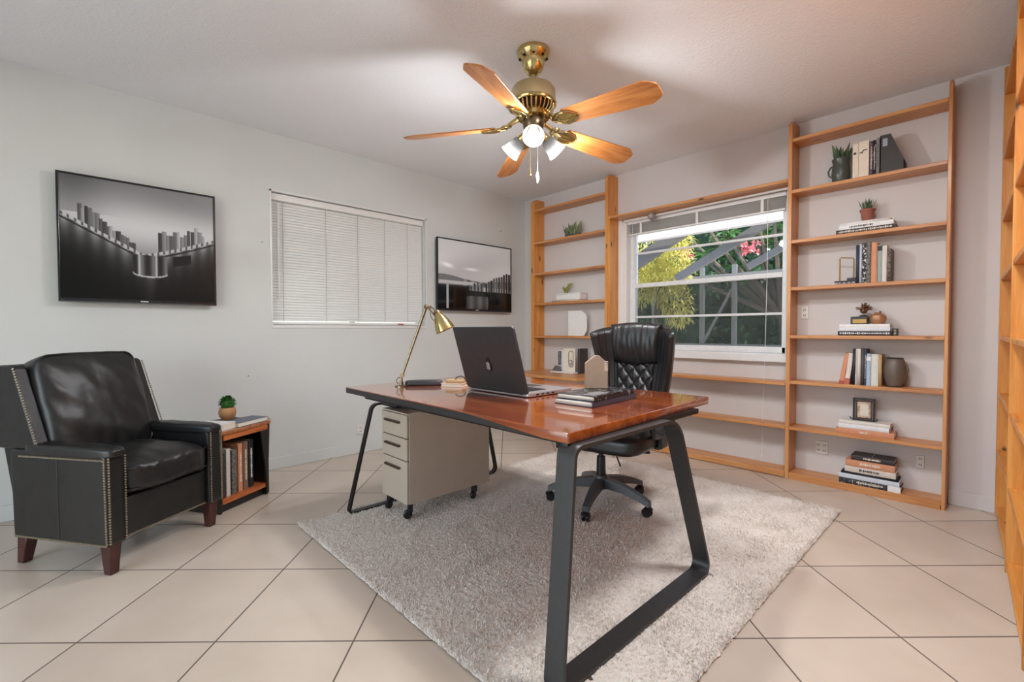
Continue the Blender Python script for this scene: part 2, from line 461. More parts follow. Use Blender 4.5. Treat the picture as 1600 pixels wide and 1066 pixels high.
    def leaf(s, base, d, length, width, droop=.2, up=Vector((0, 0, 1)), seg=3, fold=0.0):
        d = Vector(d).normalized(); side = d.cross(up)
        if side.length < 1e-3: side = d.orthogonal()
        side.normalize(); nrm = side.cross(d)
        prev = None; base = Vector(base)
        for i in range(seg + 1):
            t = i / seg
            p = base + d * length * t - Vector((0, 0, 1)) * droop * length * t * t
            w = width * .5 * max(.04, math.sin(PI * min(1, .12 + .88 * t)) ** .8) if i < seg else width * .02
            a = s.bm.verts.new(p + side * w + nrm * w * fold); b = s.bm.verts.new(p - side * w + nrm * w * fold)
            if prev: s.bm.faces.new((prev[0], a, b, prev[1]))
            prev = (a, b)
        return s
    def build(s, name, mat, parent=None, smooth=35, mods=None):
        me = bpy.data.meshes.new(name); s.bm.normal_update(); s.bm.to_mesh(me); s.bm.free()
        if mat: me.materials.append(mat)
        if smooth:
            for p in me.polygons: p.use_smooth = True
            me.set_sharp_from_angle(angle=R(smooth))
            if 5 < len(me.polygons) < 400:      # keep big planar faces of bevelled boards truly flat
                ar = sorted(p.area for p in me.polygons); big = ar[-1] * .08
                if ar[len(ar) // 2] * 6 < ar[-1]:
                    for p in me.polygons:
                        if p.area > big: p.use_smooth = False
        o = bpy.data.objects.new(name, me); COL.objects.link(o)
        if parent is not None: o.parent = parent
        return o

def tag(o, label=None, cat=None, group=None, kind=None):
    if label: o['label'] = label
    if cat: o['category'] = cat
    if group: o['group'] = group
    if kind: o['kind'] = kind
    return o

def thing(name, label, cat, loc=(0, 0, 0), rz=0, group=None):
    o = bpy.data.objects.new(name, None); COL.objects.link(o); o.empty_display_size = .05
    o.location = loc; o.rotation_euler = (0, 0, rz)
    return tag(o, label, cat, group)

def T(x=0, y=0, z=0, rx=0, ry=0, rz=0):
    return Matrix.Translation((x, y, z)) @ Matrix.Rotation(rz, 4, 'Z') @ Matrix.Rotation(ry, 4, 'Y') @ Matrix.Rotation(rx, 4, 'X')

def struct(o, label, cat=None):
    return tag(o, label, cat, kind='structure')

def rounded(pts, rads, n=6):
    """polyline outline with rounded corners (closed)"""
    out = []; m = len(pts)
    for i in range(m):
        p0, p1, p2 = Vector(pts[i - 1]), Vector(pts[i]), Vector(pts[(i + 1) % m])
        r = rads[i] if isinstance(rads, (list, tuple)) else rads
        if r <= 0: out.append(tuple(p1)); continue
        a = (p0 - p1).normalized(); b = (p2 - p1).normalized()
        half = a.angle(b) / 2; t = r / math.tan(half)
        c = p1 + (a + b).normalized() * (r / math.sin(half))
        s0 = p1 + a * t - c; e0 = p1 + b * t - c
        a0 = math.atan2(s0.y, s0.x); a1 = math.atan2(e0.y, e0.x); da = (a1 - a0 + PI) % (2 * PI) - PI
        for k in range(n + 1):
            an = a0 + da * k / n; out.append((c.x + r * math.cos(an), c.y + r * math.sin(an)))
    return out

# ------------------------------------------------------------------ room shell
XL, YW, H = -3.58, 3.62, 2.405       # left wall, window wall, ceiling height
XR, YF = .34, -1.7                   # right wall, wall behind the camera
WT = .14
WX0, WX1, WZ0, WZ1 = -2.345, -.965, .80, 2.0     # opening in the window wall
LY0, LY1, LZ0, LZ1 = 1.05, 2.335, 1.035, 1.995   # opening in the left wall
BX0, BX1, BZ0, BZ1 = -2.6, -.3, .05, 2.2         # opening added behind the camera for fill light

fl = MB().box(XL - WT, XR + WT, YF - WT, YW + WT, -.1, 0).build('floor', M['floor'], smooth=0)
struct(fl, 'cream ceramic floor tiles laid on the diagonal with dark grout', 'floor')
ce = MB().box(XL - WT, XR + WT, YF - WT, YW + WT, H, H + .1).build('ceiling', M['ceiling'], smooth=0)
struct(ce, 'pale textured ceiling above the fan', 'ceiling')
def holed(name, axis, a0, a1, d0, d1, h0, h1, z0, z1, mat):
    b = MB()
    def bx(p0, p1, q0, q1):
        if axis == 'X': b.box(p0, p1, d0, d1, q0, q1)
        else: b.box(d0, d1, p0, p1, q0, q1)
    bx(a0, h0, 0, H); bx(h1, a1, 0, H); bx(h0, h1, 0, z0); bx(h0, h1, z1, H)
    bmesh.ops.remove_doubles(b.bm, verts=b.bm.verts, dist=1e-5)
    return b.build(name, mat, smooth=0)
wl = holed('wall_left', 'Y', YF, YW, XL - WT, XL, LY0, LY1, LZ0, LZ1, M['wall'])
struct(wl, 'long plain off-white wall carrying both wall screens', 'wall')
wb = holed('wall_back', 'X', XL - WT, XR + WT, YW, YW + WT, WX0, WX1, WZ0, WZ1, M['wall_back'])
struct(wb, 'pale grey wall behind the pine bookcases and garden window', 'wall')
wr_ = MB().box(XR, XR + WT, YF, YW, 0, H).build('wall_right', M['wall'], smooth=0)
struct(wr_, 'pale wall behind the golden pine shelving at the picture edge', 'wall')
wf = holed('wall_front', 'X', XL - WT, XR + WT, YF - WT, YF, BX0, BX1, BZ0, BZ1, M['wall'])
struct(wf, 'wall behind the viewpoint with a wide opening added for fill light', 'wall')
bl = MB().box(XL, XL + .014, YF, YW, 0, .085, .004).build('baseboard_left', M['wall']); struct(bl, 'low painted baseboard along the left wall', 'baseboard')
bb = MB().box(-.175, XR, YW - .012, YW, 0, .085, .004).build('baseboard_back', M['wall_back']); struct(bb, 'short painted baseboard right of the tall bookcase', 'baseboard')

# ------------------------------------------------------------------ left window and its blind
w1 = thing('window_1', 'shallow white window recess in the left wall behind a closed blind', 'window', (XL, LY0, LZ0)); w1['kind'] = 'structure'
b = MB(); L = LY1 - LY0; HH = LZ1 - LZ0
for a in ((0, .03, 0, HH), (L - .03, L, 0, HH), (0, L, 0, .03), (0, L, HH - .03, HH), (L / 2 - .015, L / 2 + .015, 0, HH)):
    b.box(-.135, -.095, a[0], a[1], a[2], a[3])
b.build('window_frame', M['alu'], w1)
MB().box(-.118, -.112, .03, L - .03, .03, HH - .03).build('pane', M['glass'], w1)
MB().box(-.135, .006, -.004, L + .004, -.018, .006, .003).build('window_sill', M['trimwhite'], w1)
b = MB(); b.box(-.004, .006, -.012, 0, -.01, HH + .012).box(-.004, .006, L, L + .012, -.01, HH + .012).box(-.004, .006, -.012, L + .012, HH, HH + .012)
b.build('window_trim', M['trimwhite'], w1)
vb = thing('venetian_blind', 'closed white horizontal slat blind in the left wall window', 'blind', (XL - .045, LY0, LZ0))
MB().box(-.02, .024, .006, L - .006, HH - .052, HH - .004, .004).build('headrail', M['blind'], vb)
b = MB(); ns = 42; zt, zb = HH - .058, .035
for i in range(ns):
    z = zt - (zt - zb) * (i + .5) / ns
    b.prism([(-.0135, 0), (-.0045, .0022), (.0045, .0022), (.0135, 0), (.0135, .001), (.0045, .0032), (-.0045, .0032), (-.0135, .001)], .01, L - .012, 'Y', mat=T(.0, 0, z, 0, R(61)))
b.build('slats', M['blind'], vb)
MB().box(-.014, .014, .01, L - .012, .01, .03, .004).build('bottom_rail', M['blind'], vb)
for yy in (.085, .40, .66, .9, 1.12):
    MB().tube([(.0125, yy, .03), (.0125, yy, HH - .055)], .0012, 6).build('ladder_cord', M['cordgrey'], vb)
MB().tube([(.03, .05, HH - .07), (.03, .052, .2)], .0035, 8).build('tilt_wand', M['blind'], vb)
t = MB().box(XL - .028, XL - .026, LY0 + 1.02, LY0 + 1.075, LZ0 + .012, LZ0 + .024).build('warning_tag', M['orange_tag'])
tag(t, 'tiny red-brown tag on the bottom rail of the closed blind', 'tag')

# ------------------------------------------------------------------ garden window
w2 = thing('window_2', 'wide white framed window with horizontal bars onto the garden', 'window', (0, YW, 0)); w2['kind'] = 'structure'
b = MB()   # jamb liner and casing
b.box(WX0, WX0 + .055, -.012, WT, WZ0, WZ1, .003).box(WX1 - .05, WX1, -.012, WT, WZ0, WZ1, .003).box(WX0, WX1, -.012, WT, WZ1 - .03, WZ1, .003)
b.box(WX0 - .03, WX0 + .012, -.018, 0, WZ0 - .02, WZ1 + .01, .004)
b.build('window_casing', M['white'], w2)
b = MB()
b.box(WX0 + .055, WX0 + .105, .05, .10, WZ0 + .03, WZ1 - .03, .004).box(WX1 - .09, WX1 - .05, .05, .10, WZ0 + .03, WZ1 - .03, .004)
b.box(WX0 + .055, WX1 - .05, .05, .10, WZ0 + .03, WZ0 + .075, .004).box(WX0 + .055, WX1 - .05, .05, .10, WZ1 - .075, WZ1 - .03, .004)
b.build('sash_frame', M['alu'], w2)
gx0, gx1 = WX0 + .1, WX1 - .085
MB().box(gx0, gx1, .045, .085, 1.375, 1.412, .004).build('meeting_rail', M['alu'], w2)
for z in (1.68, 1.115): MB().box(gx0, gx1, .06, .08, z - .009, z + .009, .003).build('glazing_bar', M['alu'], w2)
for z0, z1 in ((WZ0 + .07, 1.106), (1.124, 1.375), (1.412, 1.671), (1.689, WZ1 - .07)):
    MB().box(gx0 - .005, gx1 + .005, .069, .072, z0, z1).build('pane', M['glass'], w2)
MB().box(gx0 - .005, gx1 + .005, .092, .0925, WZ0 + .07, 1.375).build('insect_screen', M['screenmesh'], w2)
MB().box(WX0 - .035, WX1 + .02, -.045, .055, WZ0 - .03, WZ0 + .03, .006).build('window_sill', M['white'], w2)

rb = thing('venetian_blind', 'white slat blind pulled up at the top of the garden window', 'blind', (WX0 + .06, YW + .015, 0))
Lb = WX1 - .055 - (WX0 + .06)
MB().box(0, Lb, -.02, .025, 1.935, 1.968, .003).build('headrail', M['white'], rb)
b = MB()
for i in range(13): b.box(.01, Lb - .01, -.012, .012, -.0008, .0008, mat=T(0, .004, 1.928 - i * .006, R(random.uniform(-6, 6))))
b.build('slats', M['blind'], rb)
MB().box(.008, Lb - .008, -.013, .018, 1.838, 1.852, .003).build('bottom_rail', M['white'], rb)
for xx in (.12, .62, 1.1): MB().box(xx, xx + .02, -.0165, -.0155, 1.84, 1.935).build('ladder_tape', M['blind'], rb)
MB().tube([(1.15, -.022, 1.935), (1.152, -.03, 1.4), (1.15, -.05, .84), (1.15, -.075, .6), (1.152, -.1, .12)], .0018, 6).build('pull_cord', M['white'], rb)
MB().lathe([(0, 0), (.006, .004), (.004, .03), (0, .032)], 10, T(1.152, -.1, .09)).build('cord_tassel', M['white'], rb)
MB().tube([(.055, -.024, 1.93), (.056, -.026, 1.5)], .0022, 6).build('tilt_wand', M['white'], rb)
cr = thing('curtain_rod', 'bright white rod fixed beneath the pine header above the window', 'rod', (0, YW - .06, 0))
MB().tube([(-2.3, .03, 1.963), (-1.62, .02, 1.968), (-.97, .01, 1.968)], .009, 10).build('rod', M['white'], cr)
MB().box(-2.305, -2.285, .02, .06, 1.95, 1.98, .002).build('bracket', M['white'], cr)
MB().box(-.99, -.97, .0, .06, 1.95, 1.98, .002).build('bracket', M['white'], cr)
ht = thing('hanging_tag', 'small grey card hanging crooked at the top left of the window', 'tag', (-2.035, YW - .07, 1.985))
MB().box(-.03, .03, -.001, .001, -.075, .0, .0005, mat=T(0, 0, 0, 0, R(-38))).build('card', M['grey_tag'], ht)
b = MB()
for k in range(4): b.box(-.018, .012, -.0014, -.0011, -.042 + k * .009, -.038 + k * .009, mat=T(0, 0, 0, 0, R(-38)))
b.build('print', M['ivory'], ht)

# ------------------------------------------------------------------ pine bookcases
SY = 3.46                        # front plane
SHELF = [2.258, 1.922, 1.592, 1.281, .963, .660, .353, .045]
def bookcase(name, label, x0, x1, ltop, rtop, shelves, mats, st=.024, th=.022, depth=YW - SY - .002):
    o = thing(name, label, 'bookcase', ((x0 + x1) / 2, SY, 0))
    w = (x1 - x0) / 2
    def side(xa, xb, top):
        MB().prism([(0, 0), (depth, 0), (depth, top), (.045, top), (0, top - .03)], xa, xb, 'X', .002, 1).build('side_panel', mats[1], o)
    side(-w, -w + st, ltop); side(w - st * .7, w, rtop)
    for z in shelves:
        MB().box(-w + st, w - st * .7, .002, depth, z - th, z, .002, 1).build('shelf', mats[0], o)
    return o
rbk = bookcase('bookcase', 'tall pine bookcase right of the window holding books and vases', -.967, -.176, 2.385, 2.362, SHELF, (M['pine_x'], M['pine_z']))
MB().box(-.37, .375, .0, .012, 0, .024, .001).build('plinth', M['pine_x'], rbk)
lbk = bookcase('bookcase', 'narrow pine bookcase left of the window beside the corner', -3.335, -2.388, 2.345, 2.385,
               [2.232, 1.90, 1.583, 1.277, .943, .10], (M['pine_x'], M['pine_z2']), st=.045)
dk = MB().box(-3.289, -2.421, 3.06, YW - .003, .565, .59, .004).build('built_in_worktop', M['pine_x'])
tag(dk, 'pine worktop built into the narrow bookcase behind the laptop', 'worktop')
# continuous boards under and over the window
def board(name, label, z0, z1, y0=SY + .004, mat=None, x0=-2.386, x1=-.969):
    o = MB().box(x0, x1, y0, YW - .003, z0, z1, .003, 1).build(name, mat or M['pine_x'])
    return tag(o, label, 'shelf', 'boards around the garden window')
board('wall_shelf', 'pine header board over the top of the garden window', 1.982, 2.003)
board('wall_shelf', 'empty pine board just below the window sill, topmost of three', .624, .646)
board('wall_shelf', 'empty pine board under the window, middle of three', .33, .352)
board('wall_shelf', 'empty pine board at floor level under the window', .004, .045)
for i, x in enumerate((-2.2, -1.95, -1.7, -1.42)):
    o = MB().lathe([(0, 0), (.006, 0), (.006, .006), (0, .006)], 8).build('peg', M['white']); o.location = (x, SY + .03, 2.0032)
    tag(o, 'tiny white peg standing on the header board above the window', 'peg', 'pegs on the header board')
ln = MB().box(-2.386, -2.372, SY + .002, YW - .02, .66, 2.01, .002).build('trim_1', M['pine_z2']); struct(ln, 'bright pine upright lining the left side of the window', 'trim')

# shelving on the right wall
rw = thing('bookcase', 'golden pine shelving on the right wall, cut by the picture edge', 'bookcase', (.012, 3.615, 0), R(2.0))
for y, top in ((-.024, 2.385), (-.86, 2.385), (-1.62, 2.385), (-2.4, 2.385)):
    MB().box(.0, .2, y, y + .024, 0, top, .002, 1).build('side_panel', M['pine_z2'], rw)
for y0, y1 in ((-.838, -.024), (-1.598, -.86), (-2.378, -1.62)):
    for z in SHELF:
        MB().box(.003, .2, y0, y1, z - .022, z, .002, 1).build('shelf', M['pine_y'], rw)
    MB().box(.19, .2, y0, y1, .045, 2.24).build('back_panel', M['pine_z2'], rw)

# ------------------------------------------------------------------ outlets and wall marks
def outlet(label, x, z, w=.045, h=.085, kind='duplex'):
    o = thing('wall_outlet', label, 'outlet', (x, YW - .004, z))
    MB().box(-w / 2, w / 2, -.003, .004, -h / 2, h / 2, .003).build('cover_plate', M['plate'], o)
    b = MB()
    for dx in ((0,) if w < .06 else (-.018, .018)):
        for s in (-1, 1):
            b.box(dx - .006, dx - .003, -.0042, -.003, s * .018 - .006, s * .018 + .006)
            b.box(dx + .003, dx + .006, -.0042, -.003, s * .018 - .006, s * .018 + .006)
    b.build('slots', M['ink'], o)
outlet('white switch plate high on the wall inside the tall bookcase', -.899, 1.115)
outlet('wide double outlet plate low behind the tall bookcase', -.79, .212, .072, .085)
outlet('narrow outlet plate behind the book stack near the tall bookcase right side', -.295, .218, .038, .075)
o = thing('wall_outlet', 'faint white outlet low on the left wall behind the drawer cabinet', 'outlet', (XL + .003, 1.70, .19))
MB().box(-.003, .003, -.03, .03, -.04, .04, .002).build('cover_plate', M['plate'], o)
b = MB()
for s in (-1, 1): b.box(.003, .004, -.006, -.003, s * .016 - .005, s * .016 + .005).box(.003, .004, .003, .006, s * .016 - .005, s * .016 + .005)
b.build('slots', M['ink'], o)
for (y, z, lab) in ((.985, 1.621, 'small nail left in the wall beside the closed blind'), (3.249, 2.026, 'small nail in the wall above the smaller screen'), (.884, .684, 'bent nail in the wall above the side table')):
    tag(MB().tube([(XL, y, z), (XL + .014, y, z), (XL + .016, y + .004, z + .006)], .002, 6).build('hanging_nail', M['steel_dark']), lab, 'nail')

# ------------------------------------------------------------------ screens on the left wall
def picture_a(u, v):
    """black and white harbour skyline: u right, v down, arrays"""
    br = np.where(u < .5, .31 + .30 * (u / .5) ** 1.0, .61 - .19 * (np.clip(u - .5, 0, 1) / .5) ** 1.2)
    sky = .42 + .22 * np.exp(-((v - .38) / .22) ** 2) + .04 * np.sin(9 * v - 3 * u) - .16 * np.exp(-((u - .05) / .2) ** 2) * (v < .3)
    g = sky.copy()
    hz = .62 - .25 * np.abs(u - .55)
    rs = np.random.RandomState(3)
    for k in range(30):
        if k < 17:
            x = .10 + .35 * k / 17; w = rs.uniform(.02, .034); top = .20 + .32 * (k / 17) ** .9 + rs.uniform(-.02, .04)
        else:
            x = .60 + .33 * (k - 17) / 13; w = rs.uniform(.022, .042); top = .36 + rs.uniform(-.02, .08) - (.05 if k > 26 else 0)
        m = (u > x) & (u < x + w) & (v > top) & (v < br)
        tone = rs.uniform(.16, .55)
        g = np.where(m, tone * (.8 + .35 * (u - x) / w), g)
    water = v > br
    refl = .44 * np.exp(-(v - br) / .13) + .03
    g = np.where(water, refl * (1 + .4 * np.sin(70 * u) * np.exp(-(v - br) / .15)), g)
    g = np.where(water, g + .12 * np.exp(-((u - .54) / .035) ** 2) * np.exp(-(v - .75) / .18) * (v > .7), g)
    deck = np.abs(v - br) < .014
    g = np.where(deck, .62 - .35 * (np.sin(160 * u) > .4), g)
    g = np.where(np.abs(v - br - .032) < .008, .12, g)
    pier = (u > .43) & (u < .66) & (v > .60) & (v < .76 + .035 * np.sqrt(np.clip(1 - ((u - .545) / .115) ** 2, 0, 1)))
    st = .13 + .22 * np.abs(np.sin(38 * u + 2.0)) ** 3 + .35 * np.exp(-((u - .47) / .008) ** 2) + .4 * np.exp(-((u - .585) / .007) ** 2)
    g = np.where(pier, st, g)
    edge = .76 + .035 * np.sqrt(np.clip(1 - ((u - .545) / .115) ** 2, 0, 1))
    g = np.where((np.abs(v - edge) < .006) & (u > .43) & (u < .66), .6, g)
    g = np.where((u > .70) & (u < .83) & (v > .60 - .25 * (u - .7)) & (v < .69 - .3 * (u - .7)), .10, g)
    return np.clip(g, .006, 1)
def picture_b(u, v):
    g = .70 - .10 * v + .05 * np.sin(5 * u + 7 * v) * np.exp(-((v - .35) / .2) ** 2)
    g = g + .22 * np.exp(-((u - .12) / .07) ** 2 - ((v - .34 - .25 * u) / .03) ** 2) + .2 * np.exp(-((u - .43) / .09) ** 2 - ((v - .40) / .022) ** 2)
    far = .50 + .06 * np.clip(u / .3, 0, 1) - .02 * np.sin(8 * u)
    g = np.where((v > far) & (v < .66), .36 + .1 * np.sin(60 * u) * (u > .3), g)
    rs = np.random.RandomState(5)
    for k in range(10):
        x = .62 + .38 * k / 10; w = .030 + .008 * rs.rand(); top = .58 - .20 * (k / 10) + rs.uniform(-.02, .02)
        m = (u > x) & (u < x + w) & (v > top) & (v < .78 - .06 * u)
        g = np.where(m, rs.uniform(.10, .30) + .35 * np.clip((u - x) / w - .55, 0, 1), g)
    water = v > .655 - .0 * u + .07 * (u > .5)
    g = np.where(water, .05 + .10 * np.exp(-(v - .66) / .05), g)
    g = np.where((u < .5) & (np.abs(v - .615) < .022), .62, g)  # pale bar and post below: window-frame reflection painted into the picture
    g = np.where((u > .10) & (u < .13) & (v > .62), .55, g)
    g = np.where((u > .40) & (u < .60) & (v > .63 - .03 * np.sin(70 * u)) & (v < .725), .30 + .12 * np.sin(130 * u), g)
    g = np.where((u > .36) & (u < .66) & (v > .80 + .25 * (u - .55) ** 2), .16 + .12 * np.sin(26 * u) ** 2, g)
    return np.clip(g, .01, 1)

def screen_mesh(name, mat, fn, w, h, x, parent, nu=300, nv=190):
    """flat picture surface on the plane x, facing +X; local y right, z up from 0"""
    us = np.linspace(0, 1, nu + 1); vs = np.linspace(0, 1, nv + 1)
    U, V = np.meshgrid(us, vs, indexing='ij')
    co = np.stack([np.full(U.shape, x), U * w, (1 - V) * h], -1).reshape(-1, 3)
    idx = np.arange((nu + 1) * (nv + 1)).reshape(nu + 1, nv + 1)
    f = np.stack([idx[:-1, :-1], idx[:-1, 1:], idx[1:, 1:], idx[1:, :-1]], -1).reshape(-1, 4)
    me = bpy.data.meshes.new(name); me.from_pydata(co.tolist(), [], f.tolist())
    me.materials.append(mat)
    c = fn(U, V).reshape(-1) ** 1.9
    a = me.color_attributes.new('pic', 'FLOAT_COLOR', 'POINT')
    a.data.foreach_set('color', np.stack([c, c * 1.0, c * 1.01, np.ones_like(c)], -1).astype(np.float32).reshape(-1))
    o = bpy.data.objects.new(name, me); COL.objects.link(o); o.parent = parent
    return o

def tv(label, y0, y1, z0, z1, fn, mat, thick=.05, off=.012, rot=0.0):
    w, h = y1 - y0, z1 - z0
    o = thing('television', label, 'screen', (XL + off, y0, z0), rot)
    b = .011
    MB().box(.0, thick - .012, .012, w - .012, .012, h - .012, .006).build('back_housing', M['tv_black'], o)
    m = MB().box(thick - .022, thick, 0, b, 0, h, .002).box(thick - .022, thick, w - b, w, 0, h, .002)
    m.box(thick - .022, thick, b, w - b, h - b, h, .002).box(thick - .022, thick, b, w - b, 0, b * 1.8, .002)
    m.build('bezel', M['tv_black'], o)
    MB().box(thick - .001, thick + .0012, 0, w, -.004, .003, .001).build('chrome_strip', M['tv_edge'], o)
    s = screen_mesh('screen', mat, fn, w - 2 * b, h - 2.8 * b, thick - .006, o); s.location = (0, b, 1.8 * b)
    m = MB()
    for k in range(5): m.box(thick, thick + .0006, w / 2 - .018 + k * .0075, w / 2 - .013 + k * .0075, .006, .013)
    m.build('logo', M['white_obj'], o)
    MB().box(-off + .001, 0, w * .3, w * .7, h * .3, h * .7).build('wall_mount', M['steel_black'], o)
    return o
tv('large wall screen showing a black and white harbour skyline, above the armchair', -.045, .694, 1.165, 1.872, picture_a, M['picture'])
tv('smaller glossy wall screen with a grey skyline, near the corner', 2.425, 3.357, 1.187, 1.854, picture_b, M['picture_gloss'])

# ------------------------------------------------------------------ rug
def rug():
    x0, x1, y0, y1, h = -2.44, -.57, .825, 3.02, .014
    nx, ny = 330, 380
    xs = np.linspace(x0, x1, nx + 1); ys = np.linspace(y0, y1, ny + 1)
    co = []
    for i, x in enumerate(xs):
        for j, y in enumerate(ys):
            d = min(x - x0, x1 - x, y - y0, y1 - y)
            e = min(1, max(0, d) / .03); e = math.sqrt(1 - (1 - e) ** 2)
            n1 = noise.noise((x * 62, y * 62, 0)); n2 = noise.noise((x * 150, y * 150, 3)); n3 = noise.noise((x * 5, y * 5, 7))
            z = .004 + e * (h - .004 + n1 * .0055 + n2 * .004 + n3 * .003)
            wob = .006 * noise.noise((x * 30, y * 30, 5)) if d < .02 else 0
            co.append((x + wob + n2 * .003, y + wob + n1 * .003, z))
    idx = np.arange((nx + 1) * (ny + 1)).reshape(nx + 1, ny + 1)
    f = np.stack([idx[:-1, :-1], idx[1:, :-1], idx[1:, 1:], idx[:-1, 1:]], -1).reshape(-1, 4)
    me = bpy.data.meshes.new('shag_rug'); me.from_pydata(co, [], f.tolist()); me.materials.append(M['rug'])
    for p in me.polygons: p.use_smooth = True
    o = bpy.data.objects.new('shag_rug', me); COL.objects.link(o)
    rg = np.random.RandomState(4); n = 150000
    px = rg.uniform(x0 - .004, x1 + .004, n); py = rg.uniform(y0 - .004, y1 + .004, n)
    an = rg.uniform(0, 2 * PI, n); L_ = rg.uniform(.010, .019, n); w_ = rg.uniform(.0012, .0024, n)
    lean = rg.uniform(.002, .012, n); la = an + rg.uniform(-.9, .9, n) + PI / 2
    cxp = np.array([noise.noise((a * 9, b * 9, 2)) for a, b in zip(px, py)])
    la = la * .6 + cxp * 3
    base = np.stack([px, py, np.full(n, .007)], -1)
    sd = np.stack([np.cos(an) * w_, np.sin(an) * w_, np.zeros(n)], -1)
    tip = base + np.stack([np.cos(la) * lean, np.sin(la) * lean, L_ * (.8 + .35 * cxp)], -1)
    vv = np.stack([base - sd, base + sd, tip + sd * .6, tip - sd * .6], 1).reshape(-1, 3)
    me2 = bpy.data.meshes.new('pile'); me2.vertices.add(4 * n); me2.vertices.foreach_set('co', vv.astype(np.float32).reshape(-1))
    me2.loops.add(4 * n); me2.loops.foreach_set('vertex_index', np.arange(4 * n, dtype=np.int32))
    me2.polygons.add(n); me2.polygons.foreach_set('loop_start', np.arange(0, 4 * n, 4, dtype=np.int32))
    me2.update(calc_edges=True); me2.materials.append(M['rug'])
    pl = bpy.data.objects.new('pile', me2); COL.objects.link(pl); pl.parent = o; pl['kind'] = 'stuff'
    return tag(o, 'large cream shag rug under the desk', 'rug')
rug()

# ------------------------------------------------------------------ desk
DZ = .70
def desk():
    o = thing('desk', 'polished cherry desk with dark steel loop legs standing on the rug', 'desk', (0, 0, 0))
    A, B_, C_, D_ = (-2.39, 1.052), (-.849, 1.036), (-.880, 2.062), (-2.40, 2.075)
    pts = rounded([A, B_, C_, D_], [.012, .008, .012, .03], 4)
    MB().prism(pts, DZ - .031, DZ, 'Z', .0025, 2).build('tabletop', M['cherry'], o)
    # grey reflection on the front edge, painted as one tapering dark strip
    MB().prism([(.02, -.0295), (1.44, -.0295), (1.05, -.004), (.02, -.004)], -.0012, .003, 'Y', mat=T(A[0], A[1], DZ, 0, 0, math.atan2(-.016, 1.541))).build('edge_reflection', M['steel_dark'], o)
    # apron rails under the top
    for ya in (1.12, 1.95): MB().box(-2.30, -.93, ya, ya + .03, DZ - .062, DZ - .031, .002).build('under_rail', M['steel_black'], o)
    def loop(pts, rads, x0, x1, th, mat, shear=0):
        outer = rounded(pts, rads, 8)
        # inner outline: inset by th
        c = Vector((sum(p[0] for p in pts) / 4, sum(p[1] for p in pts) / 4))
        m_ = len(pts); ins = []
        for i in range(m_):
            p0, p1, p2 = Vector(pts[i - 1]), Vector(pts[i]), Vector(pts[(i + 1) % m_])
            e1 = (p1 - p0).normalized(); e2 = (p2 - p1).normalized()
            n1 = Vector((-e1.y, e1.x)); n2 = Vector((-e2.y, e2.x))
            if n1.dot(c - p1) < 0: n1 = -n1
            if n2.dot(c - p1) < 0: n2 = -n2
            bis = (n1 + n2).normalized(); ins.append(tuple(p1 + bis * (th / max(.3, bis.dot(n1)))))
        inner = rounded(ins, [max(.004, r - th) for r in rads], 8)
        m2 = MB(); bm = m2.bm; n = len(outer)
        vo0 = [bm.verts.new((x0, *p)) for p in outer]; vi0 = [bm.verts.new((x0, *p)) for p in inner]
        vo1 = [bm.verts.new((x1, *p)) for p in outer]; vi1 = [bm.verts.new((x1, *p)) for p in inner]
        for i in range(n):
            j = (i + 1) % n
            bm.faces.new((vo0[i], vo0[j], vi0[j], vi0[i])); bm.faces.new((vo1[i], vi1[i], vi1[j], vo1[j]))
            bm.faces.new((vo0[i], vo1[i], vo1[j], vo0[j])); bm.faces.new((vi0[i], vi0[j], vi1[j], vi1[i]))
        for v in bm.verts: v.co.x += shear * v.co.z / zt
        bmesh.ops.recalc_face_normals(bm, faces=bm.faces)
        m2.build('leg_loop', mat, o)
    zt = DZ - .031
    loop([(.925, .016), (1.03, zt - .002), (1.66, zt - .002), (1.865, .016)], [.02, .04, .11, .045], -.845, -.778, .012, M['steel_dark'], -.04)
    loop([(1.055, .014), (1.20, zt - .075), (2.0, zt - .075), (2.13, .014)], [.02, .045, .06, .045], -2.40, -2.368, .010, M['steel_black'])
    # saddle blocks joining the far loop to the top
    MB().box(-2.38, -2.2, 1.25, 1.9, zt - .085, zt - .075, .002).box(-2.27, -2.21, 1.28, 1.34, zt - .077, zt, .002).box(-2.27, -2.21, 1.84, 1.9, zt - .077, zt, .002).build('leg_bracket', M['steel_black'], o)
    MB().box(-.90, -.855, 1.04, 1.9, zt - .02, zt, .001).build('mount_plate', M['steel_black'], o)
    for y in (1.05, 1.84): MB().lathe([(0, 0), (.012, 0), (.012, .008), (0, .008)], 10, T(-.775, y, .008)).build('glide', M['nail'], o)
    return o
desk()

